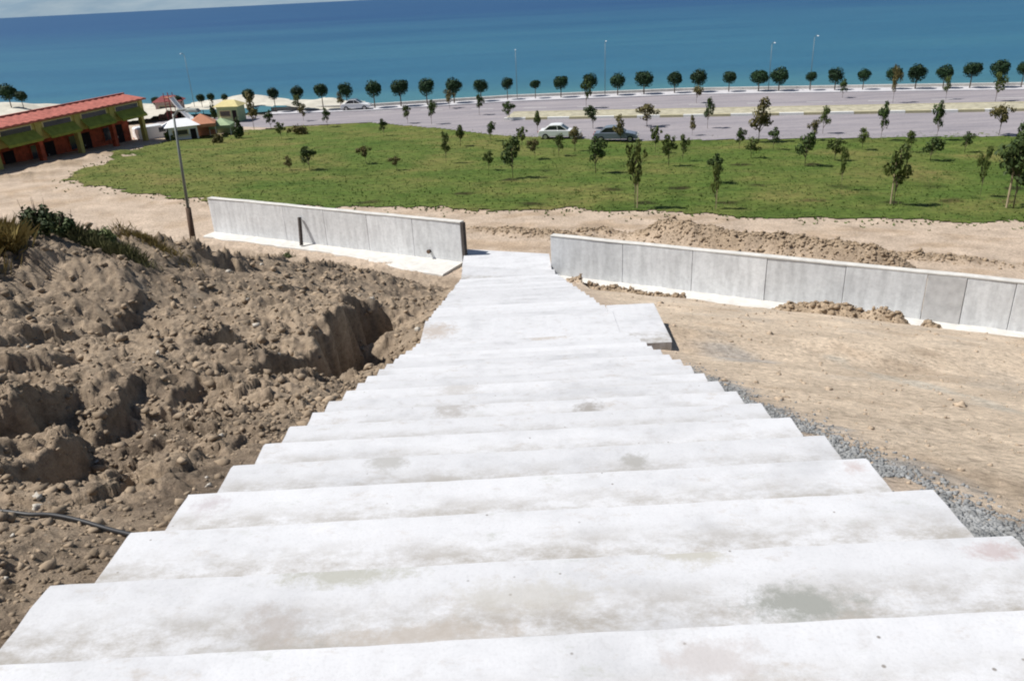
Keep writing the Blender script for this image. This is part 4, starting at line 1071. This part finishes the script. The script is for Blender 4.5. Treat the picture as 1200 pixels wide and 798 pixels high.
# ------------------------------------------------------------------ small seafront structures on the left
def kiosk(px, base, w, d, h, wallm, roofm, lab, rz, name='kiosk'):
    p = hit(px, base); zg = float(Gfar(np.array([p[0]]), np.array([p[1]]))[0]); o = empty(name, (p[0], p[1], max(zg, -14)), lab, 'kiosk', rz=rz)
    MB().box((0, 0, h/2-.1), (w, d, h+.2)).build('wall', wallm, o, bevel=.02)
    mb = MB(); e = .35; mb.add([(-w/2-e, -d/2-e, h), (w/2+e, -d/2-e, h), (w/2+e, d/2+e, h), (-w/2-e, d/2+e, h), (-w/4, 0, h+.7), (w/4, 0, h+.7)], [(0, 3, 2, 1), (0, 1, 5, 4), (1, 2, 5), (2, 3, 4, 5), (3, 0, 4)]); mb.build('roof', roofm, o)
    f = MB(); f.box((-.1*w, -d/2-.02, h*.58), (w*.55, .05, h*.38)); ff = f.build('window', MAT['cream'], o); g = MB(); g.box((-.1*w, -d/2-.05, h*.58), (w*.48, .02, h*.30)); g.build('pane', MAT['glass'], ff)
    g = MB(); g.box((w*.34, -d/2-.02, h*.38), (w*.2, .05, h*.76)); g.build('door', MAT['darkin'], o)
    c = MB(); c.box((-.1*w, -d/2-.16, h*.37), (w*.6, .28, .05)); c.build('counter', MAT['cream'], o)
    return o
def tent(px, base, w, h, mat, lab, rz):
    p = hit(px, base); zg = float(Gfar(np.array([p[0]]), np.array([p[1]]))[0]); o = empty('market_tent', (p[0], p[1], zg), lab, 'tent', rz=rz)
    mb = MB(); e = w/2; z0 = h*.62
    mb.add([(-e, -e, z0), (e, -e, z0), (e, e, z0), (-e, e, z0), (0, 0, h), (-e, -e, z0-.35), (e, -e, z0-.35), (e, e, z0-.35), (-e, e, z0-.35)], [(0, 1, 4), (1, 2, 4), (2, 3, 4), (3, 0, 4), (0, 5, 6, 1), (1, 6, 7, 2), (2, 7, 8, 3), (3, 8, 5, 0)]); mb.build('canopy', mat, o)
    for a in (-1, 1):
        for b in (-1, 1): MB().tube([(a*(e-.06), b*(e-.06), -.1), (a*(e-.06), b*(e-.06), z0)], .035, 6).build('leg', MAT['white'], o)
    MB().box((0, e-.1, z0*.5), (w*.95, .04, z0)).build('back_panel', mat, o)
    return o
kiosk(202, 137, 3.4, 2.6, 2.2, MAT['pink'], MAT['maroon'], 'low kiosk with a maroon roof left of the white slide', .2)
kiosk(273, 143, 2.8, 2.4, 2.1, MAT['lgreen'], MAT['yellow'], 'small green kiosk with a yellow roof by the beach', -.1)
kiosk(215, 163, 3.0, 2.4, 1.5, MAT['white'], MAT['white'], 'low white hut at the corner of the lawn', .5)
tent(240, 161, 2.9, 2.6, MAT['orange'], 'orange canopy tent near the end of the building', .3)
tent(262, 158, 2.4, 1.9, MAT['lgreen'], 'light green canopy next to the orange tent', .1)
def slide():
    p = hit(214, 142); zg = -14.0; o = empty('playground_slide', (p[0], p[1], zg), 'white playground slide rising beside the maroon roofed kiosk', 'slide', rz=-.25)
    V = []; n = 14
    for i in range(n+1):
        t = i/n; x = 1.5-2.6*t; z = .25+2.9*(t**1.35)
        V += [(x, -.45, z+.25), (x, -.38, z), (x, .38, z), (x, .45, z+.25), (x, .45, z-.06), (x, -.45, z-.06)]
    fs = []
    for i in range(n):
        for j in range(6): j2 = (j+1) % 6; fs.append((i*6+j, i*6+j2, (i+1)*6+j2, (i+1)*6+j))
    fs += [tuple(range(6)), tuple(n*6+j for j in range(6))]
    MB().add(V, fs).build('chute', MAT['white'], o)
    MB().box((-1.45, 0, 3.10), (.8, 1.0, .08)).build('platform', MAT['orange'], o)
    for a in (-1, 1):
        for b in (-1, 1): MB().tube([(-1.45+a*.36, b*.45, -.2), (-1.45+a*.36, b*.45, 3.7)], .05, 6).build('leg', MAT['maroon'], o)
    mb = MB()
    for i in range(8): mb.tube([(-1.87, -.4, .4+i*.36), (-1.87, .4, .4+i*.36)], .025, 5)
    mb.build('ladder', MAT['maroon'], o)
slide()
bush('shrub', 281, 163, 12, 26, MAT['leafd2'], 'dark pointed shrub at the corner of the lawn, right of the tents', 31, 700, .14)
bush('shrub', 256, 168, 16, 14, MAT['leafb'], 'brown shrub in front of the orange tent', 32, 500, .14)
bush('shrub', 252, 140, 9, 26, MAT['leafd2'], 'dark slender shrub between the slide and the yellow roofed kiosk', 33, 500, .14)
bush('shrub', 200, 165, 18, 16, MAT['leafm'], 'olive shrub beside the parked white van', 34, 500, .14)
bush('shrub', 350, 158, 30, 14, MAT['leafb'], 'low brown shrubs on the upper left corner of the lawn', 35, 600, .14)

# ------------------------------------------------------------------ slim street lamps on the seafront
for (px, top, lab) in [(225, 62, 'slim pale street lamp on the seafront above the white slide'), (606, 58, 'slim pale street lamp on the seafront left of centre'), (709, 48, 'slim pale street lamp on the seafront just right of centre'),
                       (900, 50, 'slim pale street lamp on the seafront in the right half'), (948, 42, 'slim pale street lamp, next one right of the lamp in the right half')]:
    dr = ray(px, 110); t = 60.
    while t < 220:
        p = dr*t
        if p[1] >= float(shore(p[0]))-.8: break
        t += .1
    dt = ray(px, top); h = dt[2]*math.hypot(p[0], p[1])/math.hypot(dt[0], dt[1]) + 13.8
    o = empty('street_lamp', (p[0], p[1], -13.8), lab, 'street lamp', 'street lamps along the seafront')
    MB().tube([(0, 0, 0), (0, 0, h*.97)], [.045, .025], 8).build('pole', MAT['lampgrey'] if 'lampgrey' in MAT else MAT['polehi'], o, smooth=True)
    MB().tube([(0, 0, h*.96), (0, -.5, h), (0, -1.0, h+.02)], .025, 6).build('arm', MAT['polehi'], o)
    MB().box((0, -1.15, h), (.16, .4, .08), taper=.7).build('lamp_head', MAT['white'], o, bevel=.02)

# ------------------------------------------------------------------ camera, light, world
cam = bpy.data.cameras.new('Camera'); co = bpy.data.objects.new('Camera', cam); C.objects.link(co); S.camera = co
cam.sensor_fit = 'HORIZONTAL'; cam.sensor_width = 36; cam.lens = 36*FPX/1200; cam.clip_start = .05; cam.clip_end = 120000
from mathutils import Matrix
m = Matrix(((RR[0], UU[0], -F[0], 0), (RR[1], UU[1], -F[1], 0), (RR[2], UU[2], -F[2], 0), (0, 0, 0, 1))); co.matrix_world = m
sv = np.array([-1.0, .03]); sv /= np.linalg.norm(sv); EL = R_(55)
sd = np.array([sv[0]*math.cos(EL), sv[1]*math.cos(EL), math.sin(EL)])
from mathutils import Vector
sun = bpy.data.lights.new('sun', 'SUN'); sun.energy = 4.2; sun.angle = R_(.5); sun.color = (1, .965, .91)
so = bpy.data.objects.new('sun', sun); C.objects.link(so); so.rotation_euler = Vector([-float(v) for v in sd]).to_track_quat('-Z', 'Y').to_euler()
W = bpy.data.worlds.new('World'); S.world = W; W.use_nodes = True; nt = W.node_tree
sky = nt.nodes.new('ShaderNodeTexSky'); sky.sky_type = 'NISHITA'; sky.sun_disc = False; sky.sun_elevation = EL; sky.sun_rotation = math.atan2(sv[0], sv[1]); sky.altitude = 20; sky.air_density = 1.0; sky.dust_density = .6
nt.links.new(sky.outputs[0], nt.nodes['Background'].inputs[0]); nt.nodes['Background'].inputs[1].default_value = .052
S.render.engine = 'CYCLES'; S.view_settings.view_transform = 'Standard'; S.view_settings.look = 'None'; S.view_settings.exposure = .44; S.cycles.filter_width = 2.0; S.view_settings.gamma = 1
S.render.resolution_x = 1024; S.render.resolution_y = 680
